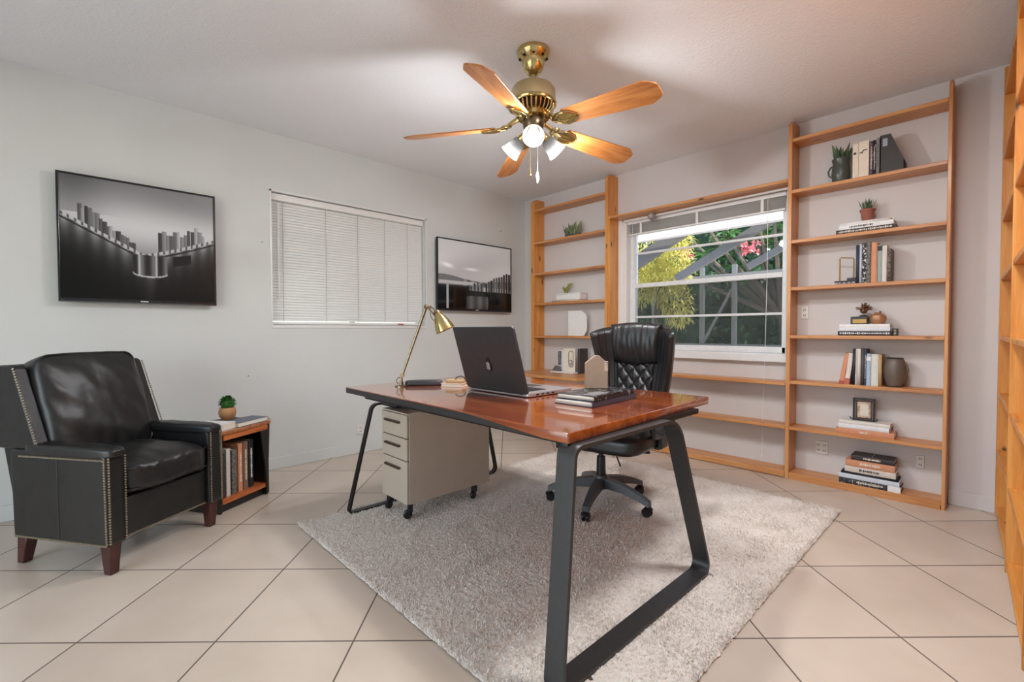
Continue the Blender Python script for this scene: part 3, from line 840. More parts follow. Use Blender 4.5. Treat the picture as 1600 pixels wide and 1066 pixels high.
# ------------------------------------------------------------------ mobile drawer cabinet
def cabinet():
    o = thing('drawer_cabinet', 'beige mobile drawer cabinet on black casters under the desk', 'cabinet', (-2.318, 1.225, 0))
    w, d, z0, z1 = .262, .553, .105, .568
    MB().box(0, w, .014, d, z0, z1, .004).build('carcass', M['beige'], o)
    MB().box(.004, w - .004, .01, .016, z0 + .004, z1 - .004).build('shadow_gap', M['beige_dark'], o)
    MB().box(.0, w, .002, d, z1, z1 + .008, .003).build('top', M['beige'], o)
    hh = z1 - z0
    cuts = [0, .485, .735, 1.0]
    for i in range(3):
        a, b_ = z0 + hh * cuts[i] + .002, z0 + hh * cuts[i + 1] - .003
        dr = MB().box(.002, w - .002, 0, .014, a, b_, .003).build('drawer', M['beige'], o)
        hz = b_ - .042
        MB().prism(rounded([(.045, hz - .006), (.2, hz - .006), (.2, hz + .006), (.045, hz + .006)], .0055, 4), -.012, .0, 'Y', .001, 1).build('handle', M['handle'], dr)
    for (x, y, rz) in ((.235, .035, -.5), (.235, .46, .4), (.03, .035, .3), (.03, .46, .8)):
        c = MB().box(-.015, .015, -.012, .012, .06, z0, .003, mat=T(x, y, 0, 0, 0, rz)).prism(rounded([(-.016, .062), (.012, .085), (.012, .105), (-.016, .105)], .003, 2), -.014, .014, 'X', .002, 1, T(x, y, -.004, 0, 0, rz)).build('caster', M['plastic'], o)
        MB().lathe([(0, -.011), (.018, -.011), (.0235, -.007), (.0235, .007), (.018, .011), (0, .011)], 18, T(x, y, .047, 0, 0, rz) @ T(0, -.014, 0) @ Matrix.Rotation(R(90), 4, 'Y')).build('wheel', M['plastic'], c)
    return o
cabinet()

# ------------------------------------------------------------------ armchair
def wrinkle(seed, amp, fx=5, fz=5):
    def f(q, w):
        n = noise.noise((q.x * fx + seed, q.y * 4 + seed, q.z * fz)) + .5 * noise.noise((q.x * fx * 2.3, q.y * 6, q.z * fz * 2.1 + seed))
        return Vector((0, 0, 0)) + w.normalized() * n * amp
    return f
def armchair():
    o = thing('armchair', 'black leather armchair with nailhead trim against the left wall', 'armchair', (-2.83, .172, 0), R(124)); o.scale = (.91, .94, 1)
    L = M['leather']
    for (x, y, rk) in ((-.262, -.25, 0), (.262, -.25, 0), (-.262, .225, .03), (.262, .225, .03)):
        m = MB(); t_, b_ = .028, .019
        a = [m.bm.verts.new((x + s * t_, y + u * t_, .135)) for s, u in ((-1, -1), (1, -1), (1, 1), (-1, 1))]
        c = [m.bm.verts.new((x + s * b_, y + rk + u * b_, 0)) for s, u in ((-1, -1), (1, -1), (1, 1), (-1, 1))]
        m.bm.faces.new(a); m.bm.faces.new(c[::-1])
        for i in range(4): m.bm.faces.new((c[i], c[(i + 1) % 4], a[(i + 1) % 4], a[i]))
        bmesh.ops.recalc_face_normals(m.bm, faces=m.bm.faces)
        bmesh.ops.bevel(m.bm, geom=list(m.bm.edges), offset=.003, segments=2, affect='EDGES')
        m.build('leg', M['darkleg'], o)
    # seat deck and front rail
    MB().box(-.225, .225, -.265, .2, .125, .30, .012).build('front_rail', L, o)
    # arms
    for s in (-1, 1):
        prof = rounded([(-.292, .125), (.25, .125), (.262, .50), (-.284, .505)], [.018, .018, .02, .035], 4)
        xa, xb = (.222, .305) if s > 0 else (-.305, -.222)
        ar = MB().prism(prof, xa, xb, 'X', .010, 3).build('arm', L, o)
        # padded arm top, wider than the panel and rolled over the front
        def wr(q, w, s=s): return Vector((0, 0, .004 * noise.noise((q.x * 3, q.y * 5, s))))
        MB().cushion((s * .263, -.055, .502), (.094, .50, .048), 5, 10, (0, 0, .006), wr).build('arm_pad', L, ar)
        def nails(p0, p1, n):
            nm = MB()
            for i in range(n + 1):
                t = i / n; nm.ball(tuple(Vector(p0).lerp(Vector(p1), t)), .0052, 1)
            nm.build('nailhead_trim', M['nail'], ar)
        xo = s * .3065
        nails((s * .298, -.2955, .14), (s * .300, -.2955, .485), 31); nails((s * .229, -.2955, .14), (s * .229, -.2955, .485), 31)
        nails((xo, -.285, .14), (xo, -.278, .475), 31); nails((xo, -.27, .478), (xo, .20, .474), 42); nails((xo, -.28, .132), (xo, .235, .132), 46)
        MB().tube([(xo - s * .001, -.02, .14), (xo - s * .001, -.015, .47)], .0016, 6).build('seam', M['piping'], ar)
    nm = MB()
    for i in range(40): nm.ball((-.215 + .43 * i / 39, -.2665, .135), .0052, 1)
    nm.build('nailhead_trim', M['nail'], o)
    # back frame and wings
    MB().prism(rounded([(.15, .28), (.245, .125), (.30, .30), (.425, .845), (.33, .855)], [.02, .02, .05, .03, .03], 4), -.28, .28, 'X', .014, 3).build('back_frame', L, o)
    for s in (-1, 1):
        prof = rounded([(.105, .50), (.345, .50), (.445, .845), (.245, .855)], [.02, .02, .03, .03], 5)
        xa, xb = (.243, .30) if s > 0 else (-.30, -.243)
        wg = MB().prism(prof, xa, xb, 'X', .009, 3).build('wing', L, o)
        nm = MB()
        for i in range(30):
            t = i / 29; p = Vector((s * .297, .103, .52)).lerp(Vector((s * .297, .236, .84)), t)
            nm.ball(tuple(p + Vector((s * .004, -.001, 0))), .0052, 1)
        nm.build('nailhead_trim', M['nail'], wg)
    # back cushion
    def wr1(q, w):
        n = noise.noise((q.x * 2.2 + q.z * 2.5, q.z * 1.6, 1.3)) * .010 + noise.noise((q.x * 7 + 3 * q.z, q.z * 2.5, 4)) * .0065 + noise.noise((q.x * 15 - 4 * q.z, q.z * 4, 8)) * .003
        e = max(abs(q.x), abs(q.z)) ** 10
        return Vector((0, n * (1 - .6 * e), -.012 * (1 - q.z) * .5 * 0))
    bc = MB().cushion((0, 0, 0), (.485, .15, .50), 7, 22, (.004, .035, .006), wr1, T(0, .20, .645, R(-17))).build('back_cushion', L, o, 60)
    for yy in (-.062,):
        pts = rounded([(-.222, -.236), (.222, -.236), (.222, .24), (-.222, .24)], .045, 6)
        MB().tube([tuple(T(0, .20, .645, R(-17)) @ Vector((p[0], yy, p[1]))) for p in pts], .0042, 8, closed=True).build('piping', M['piping'], bc)
    # seat cushion
    def wr2(q, w):
        fr = max(0, -q.y) ** 3
        n = noise.noise((q.x * 11, q.z * 1.2, 2)) * .011 * fr + noise.noise((q.x * 3, q.y * 3, 9)) * .006 + noise.noise((q.x * 16, q.y * 1.5, 5)) * .002 * (q.z > .3)
        return Vector((0, -abs(n) * fr, n))
    sc_ = MB().cushion((0, -.05, .375), (.452, .51, .138), 6, 22, (0, .008, .028), wr2).build('seat_cushion', L, o, 60)
    for zz in (.045, -.045):
        pts = rounded([(-.217, -.296), (.217, -.296), (.217, .18), (-.217, .18)], .04, 6)
        MB().tube([(p[0], p[1], .375 + zz) for p in pts], .0042, 8, closed=True).build('piping', M['piping'], sc_)
    return o
armchair()

# ------------------------------------------------------------------ books
def print_marks(m, x0, x1, z0, z1, y, rows=1, seed=0, upright=False):
    rs = random.Random(seed)
    x = x0
    if not upright:
        while x < x1:
            w = rs.uniform(.003, .008)
            h = rs.uniform(.55, 1.0)
            zc = (z0 + z1) / 2; hh = (z1 - z0) / 2 * h
            m.box(x, x + w, y - .0006, y, zc - hh, zc + hh); x += w + rs.uniform(.0015, .004)
    else:
        z = z0
        while z < z1:
            w = rs.uniform(.003, .008); h = rs.uniform(.55, 1.0); xc = (x0 + x1) / 2; hh = (x1 - x0) / 2 * h
            m.box(xc - hh, xc + hh, y - .0006, y, z, z + w); z += w + rs.uniform(.0015, .004)

def book_up(label, x0, x1, y, z, h, d, cover, group=None, lean=0, ink=None, band=None, parent_rot=0):
    """standing book, spine toward -Y at world (x0..x1, y, z)"""
    o = thing('book', label, 'book', (x0, y, z), 0, group)
    w = x1 - x0; t = min(.0025, w * .18); mt = T(0, 0, 0, 0, lean)
    m = MB().box(0, t, 0, d, 0, h, mat=mt).box(w - t, w, 0, d, 0, h, mat=mt)
    m.prism([(0, .002), (w * .25, -.0015), (w * .75, -.0015), (w, .002), (w, .004), (0, .004)], 0, h, 'Z', mat=mt)
    m.build('cover', cover, o)
    MB().box(t, w - t, .004, d - .004, .003, h - .004, mat=mt).build('pages', M['paper'], o)
    if ink is not None:
        k = MB(); bm0 = k.bm
        print_marks(k, w * .3, w * .7, h * .2, h * .82, -.0015, seed=hash(label) % 99 if False else len(label) * 7 + int(w * 9999), upright=True)
        bmesh.ops.transform(k.bm, matrix=mt, verts=k.bm.verts)
        k.build('spine_print', ink, o)
    if band is not None:
        MB().box(-.0004, w + .0004, -.0022, .0, h * band[0], h * band[1], mat=mt).build('spine_band', band[2], o)
    return o

def book_flat(label, x0, x1, y, z, th, d, cover, group=None, rz=0, ink=None, band=None, loc=None, bx=(.15, .75)):
    """lying book, spine toward -Y"""
    w = x1 - x0
    o = thing('book', label, 'book', (x0 if loc is None else loc[0], y if loc is None else loc[1], z), rz, group)
    t = min(.003, th * .16)
    m = MB().box(0, w, 0, d, 0, t).box(0, w, 0, d, th - t, th)
    m.prism([(.002, 0), (-.0015, th * .25), (-.0015, th * .75), (.002, th), (.004, th), (.004, 0)], 0, w, 'X')
    m.build('cover', cover, o)
    MB().box(.003, w - .004, .004, d - .004, t, th - t).build('pages', M['paper'], o)
    if ink is not None:
        k = MB(); print_marks(k, w * bx[0], w * bx[1], th * .28, th * .74, -.0015, seed=int(x0 * 1000) + int(z * 1000)); k.build('spine_print', ink, o)
    if band is not None:
        MB().box(w * band[0], w * band[1], -.0022, .0, 0, th).build('spine_band', band[2], o)
    return o

WHT, CRM, BLK, NVY, PCH, GRY = cm((232, 230, 230)), cm((218, 208, 194)), cm((34, 33, 36)), cm((48, 58, 76)), cm((206, 142, 106)), cm((148, 146, 144))
SPK = speckle('black white cover', (30, 30, 34), (206, 206, 208), 90, .56)
SPK2 = speckle('grey flecked cover', (120, 112, 104), (60, 56, 52), 110, .55)
SPK3 = speckle('dark lettered cover', (38, 38, 42), (150, 150, 156), 120, .6, axis_scale=(1, 1, .6))
PUR = speckle('magazine spines', (92, 82, 98), (176, 150, 160), 130, .58)
by, bd = 3.485, .115

# shelf below the top board of the tall bookcase
def plant_spikes(o, n, r0, h, w, z, mat, spread=.6, name='leaves', seed=1, droop=.1, rmin=0):
    rs = random.Random(seed); m = MB()
    for i in range(n):
        a = rs.uniform(0, 2 * PI); rr = rs.uniform(rmin, r0); s_ = rs.uniform(.15, spread)
        m.leaf((rr * math.cos(a), rr * math.sin(a), z), (math.cos(a) * s_, math.sin(a) * s_, 1), h * rs.uniform(.6, 1), w * rs.uniform(.7, 1.2), droop, seg=3, fold=.3)
    return m.build(name, mat, o, 60)

z = SHELF[1]
o = thing('vase', 'grey green lidded jug with spiky plant on the second shelf of the tall bookcase', 'vase', (-.69, 3.535, z))
MB().lathe([(0, 0), (.036, 0), (.046, .02), (.05, .06), (.047, .10), (.043, .125), (.05, .15), (.047, .155), (.04, .13), (.04, .05), (0, .05)], 28).build('jug', M['celadon'], o)
MB().tube([(-.047, 0, .045), (-.062, -.005, .06), (-.066, -.005, .085), (-.055, 0, .11), (-.046, 0, .115)], .005, 8).build('handle', M['celadon'], o)
MB().lathe([(0, .13), (.042, .13)], 20).build('soil', M['soil'], o)
plant_spikes(o, 44, .038, .135, .022, .12, M['agave'], .42, 'leaves', 3)
o = thing('box_file', 'tall cream box file with squiggle marks, right of the jug', 'file', (-.622, 3.485, z))
MB().box(0, .03, .0, .115, 0, .212, .003).box(.031, .082, -.004, .118, 0, .216, .003).build('case', M['ivory'], o)
m = MB(); m.ball((.012, -.001, .152), .007, 2, (1, .3, 1))
m.tube([(.036, -.005, .148), (.043, -.005, .15), (.047, -.005, .144), (.053, -.005, .158), (.06, -.005, .162), (.066, -.005, .158), (.072, -.005, .164)], .0028, 6)
m.build('marks', M['ink'], o)
for i, (xa, xb, hh, mat, lab) in enumerate(((-.537, -.523, .205, PUR, 'thin purple-grey magazine beside the cream box file'),
        (-.522, -.507, .206, SPK3, 'dark speckled magazine, second right of the cream box file'), (-.506, -.491, .215, GRY, 'grey slim binder leaning on the black magazine file'))):
    book_up(lab, xa, xb, by, z, hh, bd, mat, 'magazines on the second shelf', ink=(M['ivory'] if i != 2 else M['ink']))
o = thing('magazine_holder', 'black magazine file with sloping top on the second shelf', 'file', (-.488, 3.48, z))
m = MB()
# one sloped side panel faces the room, with its return panels
prof = [(0, 0), (.112, 0), (.112, .055), (.048, .222), (0, .222)]
m.prism(prof, 0, .004, 'Y', 0).prism(prof, .096, .10, 'Y', 0).box(0, .004, 0, .10, 0, .222).box(.108, .112, 0, .10, 0, .055).box(0, .112, 0, .10, 0, .004)
m.build('holder', cm((52, 48, 46)), o)
MB().box(.012, .034, -.0012, 0, .155, .20, .0004).build('label_card', cm((150, 160, 178)), o)
MB().box(.006, .1, .02, .08, .006, .05).build('papers', M['paper'], o)

z = SHELF[2]
book_flat('dark patterned book lying under white books on the third shelf', -.70, -.412, by - .005, z, .026, .12, SPK3, 'books lying on the third shelf', ink=M['ivory'], bx=(.05, .95))
book_flat('white book with dark spine lettering, middle of the third shelf pile', -.685, -.42, by, z + .0263, .026, .12, WHT, 'books lying on the third shelf', ink=M['ink'], bx=(.2, .62))
book_flat('thin white book on top of the third shelf pile under the terracotta pot', -.682, -.435, by + .003, z + .0526, .015, .11, cm((226, 224, 222)), 'books lying on the third shelf')
o = thing('potted_plant', 'terracotta pot of grass on the white books of the third shelf', 'plant', (-.552, 3.54, z + .068))
MB().lathe([(0, 0), (.026, 0), (.036, .062), (.039, .063), (.04, .074), (.035, .074), (.033, .06), (0, .058)], 24).build('pot', M['clay'], o)
MB().lathe([(0, .06), (.034, .06)], 20).build('soil', M['soil'], o)
plant_spikes(o, 60, .028, .10, .006, .058, M['agave'], .45, 'grass_blades', 8, .15)

z = SHELF[3]
o = thing('bookend', 'brass and black rail ornament standing left of the upright books', 'ornament', (-.645, 3.52, z))
MB().box(-.066, .05, -.02, .02, .016, .024, .002).box(-.05, .05, -.016, .016, .008, .016).box(.0, .05, -.018, .018, .024, .04, .003).build('base', M['blackwood'], o)
m = MB()
for x in (-.052, -.035, -.012, .012, .034): m.lathe([(0, -.004), (.008, -.004), (.008, .004), (0, .004)], 12, T(x, -.018, .008, R(90)))
m.build('wheels', cm((150, 146, 150)), o)
MB().tube([(-.04, 0, .02), (-.04, 0, .165), (-.036, 0, .172), (.028, 0, .162), (.032, 0, .155), (.032, 0, .03)], .004, 8).build('post_frame', M['gold'], o)
up = [(-.597, -.580, .235, NVY, None, 'navy book first in the upright row on the fourth shelf'),
      (-.579, -.568, .236, cm((196, 200, 212)), None, 'pale blue-white book second in the fourth shelf row'),
      (-.567, -.546, .243, SPK, None, 'black and white speckled book in the fourth shelf row'),
      (-.545, -.524, .246, SPK2, None, 'grey flecked book left of the peach book'),
      (-.522, -.494, .24, PCH, None, 'thick peach book in the fourth shelf row'),
      (-.492, -.471, .222, cm((150, 164, 160)), (.84, .97, BLK), 'sage book with dark cap right of the peach book'),
      (-.470, -.449, .214, cm((216, 208, 200)), None, 'off-white book near the right end of the fourth shelf row'),
      (-.448, -.430, .195, SPK2, None, 'short flecked tan book last in the fourth shelf row')]
for (xa, xb, hh, mat, band, lab) in up:
    book_up(lab, xa, xb, by, z, hh, bd, mat, 'upright books on the fourth shelf', band=band, ink=M['ink'] if mat in (GRY,) else None)

z = SHELF[4]
book_flat('black book with white spine print, bottom of the eye-level pile', -.683, -.42, by - .004, z, .027, .12, BLK, 'books lying on the fifth shelf', ink=M['white_obj'], bx=(.04, .95))
book_flat('speckled white book in the middle of the eye-level pile', -.677, -.428, by, z + .0273, .022, .12, cm((222, 222, 226)), 'books lying on the fifth shelf')
book_flat('white book on top of the eye-level pile under the ornaments', -.677, -.43, by, z + .0496, .02, .12, WHT, 'books lying on the fifth shelf')
o = thing('ornament', 'small black block at the right end of the eye-level book pile', 'ornament', (-.406, 3.51, z))
MB().box(-.013, .013, -.02, .02, 0, .043, .003).build('block', M['blackwood'], o)
m = MB(); m.ball((0, -.019, .03), .006, 2, (1, .4, 1)).ball((0, -.019, .014), .006, 2, (1, .4, 1)); m.build('studs', M['nail'], o)
zt = z + .0698
o = thing('trinket_box', 'small black box with gold panel on the eye-level book pile', 'box', (-.58, 3.535, zt))
MB().box(-.043, .043, -.03, .03, 0, .046, .003).build('box_body', M['blackwood'], o)
MB().box(-.032, .036, -.0315, -.029, .006, .03, .001).build('gold_panel', M['gold'], o)
o = thing('coral_ornament', 'bronze spiky coral sculpture on the small black box', 'ornament', (-.562, 3.535, zt + .046))
MB().lathe([(0, 0), (.022, 0), (.022, .006), (.01, .012), (0, .012)], 16).build('base', M['steel_dark'], o)
m = MB(); rs = random.Random(4)
for i in range(34):
    a, e = rs.uniform(0, 2 * PI), rs.uniform(-.3, 1.3)
    d = Vector((math.cos(a) * math.cos(e), math.sin(a) * math.cos(e), math.sin(e)))
    p = Vector((0, 0, .045)); q = p + d * rs.uniform(.034, .046)
    s_ = d.orthogonal().normalized() * rs.uniform(-.008, .008)
    m.tube([p + d * .008, p + d * .02 + s_, q], [.005, .0048, .0022], 6)
m.ball((0, 0, .038), .02, 2); m.build('branches', M['bronze'], o)
o = thing('vase', 'small round copper vase beside the coral sculpture', 'vase', (-.493, 3.53, zt))
m = MB(); m.lathe([(0, 0), (.022, 0), (.036, .012), (.042, .03), (.038, .05), (.024, .062), (.016, .064), (.018, .07), (.012, .07), (.01, .06), (0, .05)], 28)
for v in m.bm.verts:
    a = math.atan2(v.co.y, v.co.x); r_ = math.hypot(v.co.x, v.co.y)
    k = 1 + .05 * math.cos(6 * a); v.co.x *= k; v.co.y *= k
m.build('body', M['copper'], o)
MB().tube([(.008, 0, .066), (.013, 0, .073), (.01, 0, .079)], [.005, .004, .002], 8).build('stem', M['bronze'], o)

z = SHELF[5]
up = [(-.676, -.650, .196, PCH, R(9), (0, .12, cm((168, 84, 66))), 'peach book leaning at the left end of the sixth shelf row'),
      (-.648, -.622, .197, cm((222, 208, 202)), R(6), (0, .2, cm((186, 100, 82))), 'pale pink leaning book second in the sixth shelf row'),
      (-.612, -.594, .222, BLK, R(2), None, 'tall black book third in the sixth shelf row'),
      (-.592, -.583, .222, cm((196, 194, 196)), 0, None, 'thin light grey book beside the tall black book'),
      (-.582, -.566, .223, CRM, 0, None, 'cream tall book in the middle of the sixth shelf row'),
      (-.565, -.548, .22, cm((70, 68, 74)), 0, None, 'charcoal book left of the navy book on the sixth shelf'),
      (-.547, -.538, .219, NVY, 0, None, 'narrow navy book on the sixth shelf'),
      (-.537, -.516, .194, cm((170, 186, 206)), 0, (.78, .9, WHT), 'light blue book on the sixth shelf'),
      (-.514, -.480, .192, cm((212, 212, 204)), 0, None, 'thick off-white book near the brown vase'),
      (-.479, -.464, .19, cm((184, 150, 104)), 0, None, 'thin tan book next to the brown vase')]
for (xa, xb, hh, mat, lean, band, lab) in up:
    book_up(lab, xa, xb, by, z, hh, bd, mat, 'upright books on the sixth shelf', lean=lean, band=band, ink=M['white_obj'] if mat is NVY else None)
o = thing('vase', 'wide taupe ceramic vase right of the sixth shelf books', 'vase', (-.41, 3.535, z))
MB().lathe([(0, 0), (.036, 0), (.04, .012), (.051, .045), (.0585, .085), (.058, .11), (.05, .145), (.041, .166), (.038, .168), (.037, .155), (.04, .1), (0, .08)], 32).build('body', M['vase'], o)
MB().lathe([(.0405, .1665), (.042, .170), (.038, .172), (.0365, .168)], 32).build('rim', M['rim_dark'], o)
MB().lathe([(.0362, 0), (.0385, .002), (.0385, .008), (.037, .009)], 32).build('foot_ring', M['rim_dark'], o)
MB().tube([(.046, -.01, .15), (.058, -.012, .125), (.062, -.012, .1), (.056, -.01, .075)], .006, 8).build('handle', M['vase'], o)

z = SHELF[6]
book_flat('thick peach book at the bottom of the pile under the picture frame', -.685, -.40, by - .008, z, .034, .13, PCH, 'books lying on the seventh shelf', ink=M['ivory'], bx=(.42, .56))
book_flat('white book in the middle of the pile under the picture frame', -.675, -.425, by, z + .0343, .028, .12, cm((228, 228, 230)), 'books lying on the seventh shelf')
book_flat('cream-white top book carrying the dark picture frame', -.67, -.42, by - .002, z + .0626, .021, .12, cm((220, 216, 208)), 'books lying on the seventh shelf')
o = thing('picture_frame', 'square dark double frame with beige picture on the seventh shelf', 'frame', (-.553, 3.53, z + .0838))
w, h = .108, .138
m = MB()
for (wa, y0, y1, t) in ((w, -.014, .014, .008),):
    m.box(-w / 2, -w / 2 + t, y0, y1, 0, h, .002).box(w / 2 - t, w / 2, y0, y1, 0, h, .002).box(-w / 2, w / 2, y0, y1, h - t, h, .002).box(-w / 2, w / 2, y0, y1, 0, t, .002)
m.build('outer_frame', M['blackwood'], o)
m = MB(); w2_, t = w - .026, .007
m.box(-w2_ / 2, -w2_ / 2 + t, -.008, .006, .013, h - .013, .001).box(w2_ / 2 - t, w2_ / 2, -.008, .006, .013, h - .013, .001).box(-w2_ / 2, w2_ / 2, -.008, .006, h - .02, h - .013, .001).box(-w2_ / 2, w2_ / 2, -.008, .006, .013, .02, .001)
m.build('inner_frame', M['darkleg'], o)
MB().box(-w / 2 + .006, w / 2 - .006, .003, .006, .006, h - .006).build('mount', cm((186, 176, 168)), o)
MB().box(-.032, .032, -.003, .002, .02, h - .022).build('picture', speckle('old beige print', (206, 182, 154), (172, 138, 112), 26, .56), o)
MB().box(-.018, .024, -.0042, -.003, .03, h - .036, .002).build('picture_panel', CRM, o)
m = MB()
for s in (-1, 1): m.tube([(s * .05, .0, .004), (s * .064, -.004, .008), (s * .07, -.004, .018)], .0035, 6)
m.build('scroll_feet', M['steel_dark'], o)

z = SHELF[7]
pile = [(-.664, -.366, .034, SPK3, 'dark lettered book at the bottom of the lowest shelf stack', M['ivory'], (.80, 1.0, WHT), -.012),
        (-.664, -.372, .026, cm((206, 212, 222)), 'pale blue-white book second from the bottom of the lowest stack', None, None, -.012),
        (-.655, -.378, .014, BLK, 'thin black book under the cream book in the lowest stack', None, None, -.006),
        (-.637, -.39, .034, cm((214, 202, 192)), 'cream book with dark lettering in the lowest stack', M['ink'], None, -.006),
        (-.634, -.396, .04, PCH, 'peach book second from the top of the lowest stack', M['ivory'], None, .002),
        (-.608, -.40, .03, cm((52, 46, 46)), 'dark brown book on top of the lowest stack', M['ivory'], None, .006)]
zz = z
for (xa, xb, th, mat, lab, ink, band, dy) in pile:
    book_flat(lab, xa, xb, by + dy, zz, th, .118, mat, 'book stack on the lowest shelf', ink=ink, band=band, bx=(.3, .7)); zz += th + .0003
m = MB().tube([(-.502, 3.49, zz + .002), (-.504, 3.55, zz + .002), (-.502, 3.60, zz + .001)], .002, 6)
tag(m.build('bookmark_ribbon', M['nail']), 'thin pale ribbon lying across the dark brown top book of the lowest stack', 'ribbon')

# ------------------------------------------------------------------ things in the narrow bookcase
o = thing('potted_plant', 'low grey-green spiky succulent on the upper shelf of the narrow bookcase', 'plant', (-2.845, 3.54, 1.90))
MB().prism(rounded([(-.09, -.03), (.09, -.03), (.09, .03), (-.09, .03)], .02, 4), 0, .03, 'Z', .004).build('trough', M['celadon'], o)
rs = random.Random(2); m = MB()
for i in range(52):
    x, a = rs.uniform(-.085, .085), rs.uniform(0, 2 * PI); s_ = rs.uniform(.1, .75)
    m.leaf((x, rs.uniform(-.02, .02), .025), (math.cos(a) * s_ + x * 3, math.sin(a) * s_ * .5, 1), rs.uniform(.08, .145), rs.uniform(.014, .022), .05, seg=3, fold=.5)
m.build('leaves', M['succdark'], o, 60)
z = 1.277
book_flat('tan thin book under the white box in the narrow bookcase', -3.06, -2.72, by - .005, z, .016, .12, cm((200, 176, 156)), 'books in the narrow bookcase')
o = thing('storage_box', 'white box on a thin book in the narrow bookcase', 'box', (-2.87, 3.545, z + .0163))
MB().box(-.15, .15, -.055, .055, 0, .055, .008).build('box_body', M['white_obj'], o)
MB().box(-.152, .152, -.057, .057, .055, .066, .006).build('lid', M['white_obj'], o)
o = thing('figurine', 'yellow-green branching succulent figure on the white box', 'ornament', (-2.93, 3.54, z + .0823))
m = MB(); m.tube([(0, 0, 0), (.005, 0, .03), (.025, 0, .06), (.05, 0, .085), (.075, 0, .092)], [.016, .015, .014, .012, .006], 8)
m.tube([(0, 0, .005), (-.02, 0, .04), (-.035, 0, .06), (-.05, 0, .055)], [.014, .012, .01, .005], 8)
m.tube([(.02, 0, .05), (.025, .01, .085), (.01, .01, .095)], [.012, .01, .004], 8)
for i in range(26):
    rs2 = random.Random(i); t = rs2.random(); p = Vector((t * .07 - .02, 0, .015 + t * .07))
    m.leaf(p, (rs2.uniform(-1, 1), rs2.uniform(-1, 1), rs2.uniform(.2, 1)), .03, .014, .1, seg=2, fold=.4)
m.build('stems', M['succ'], o, 60)
o = thing('panel', 'white board with rounded corner standing on the shelf beside the office chair back', 'panel', (-2.80, 3.54, .943))
MB().prism(rounded([(-.10, 0), (.09, 0), (.125, .05), (.125, .2), (.06, .245), (-.10, .245)], [.004, .02, .04, .05, .05, .004], 6), -.006, .006, 'Y', .003).build('board', M['white_obj'], o)
MB().box(-.06, .0, .005, .05, 0, .012, .002).build('foot', M['white_obj'], o)
z = .59
o = thing('photo_frame', 'white folding frame with grey print and ornate card on the worktop', 'frame', (-2.87, 3.43, z))
MB().box(-.12, .165, -.06, .07, 0, .012, .004).build('base', M['white_obj'], o)
MB().box(-.10, .01, .0, .012, .012, .215, .003, mat=T(0, 0, 0, 0, 0, R(-14))).build('left_leaf', M['white_obj'], o)
MB().box(-.092, -.035, -.0015, .0, .07, .205, mat=T(0, 0, 0, 0, 0, R(-14))).build('dark_print', speckle('grey streaked print', (66, 62, 62), (150, 146, 142), 70, .5, axis_scale=(3, 1, .3)), o)
MB().prism(rounded([(-.14, .012), (-.02, .012), (-.03, .06), (-.10, .065)], .006, 3), -.012, -.004, 'Y', .002).build('dark_foot', cm((104, 98, 94)), o)
MB().box(.0, .13, .0, .012, .012, .235, .003, mat=T(0, 0, 0, 0, 0, R(6))).build('right_leaf', M['ivory'], o)
m = MB(); pts = rounded([(.06, .06), (.11, .06), (.11, .21), (.06, .21)], .02, 6)
m.tube([(p[0], -.002 + p[0] * .1, p[1]) for p in pts], .0022, 6, closed=True)
m.tube([(.07, .004, .115), (.085, .004, .125), (.1, .006, .115), (.098, .006, .085), (.085, .004, .075), (.072, .004, .085), (.08, .004, .1)], .0026, 6)
m.build('ornament', M['ink'], o)
book_up('dark slim book upright beside the white folding frame', -2.70, -2.672, 3.43, .59, .235, .12, cm((64, 58, 56)))

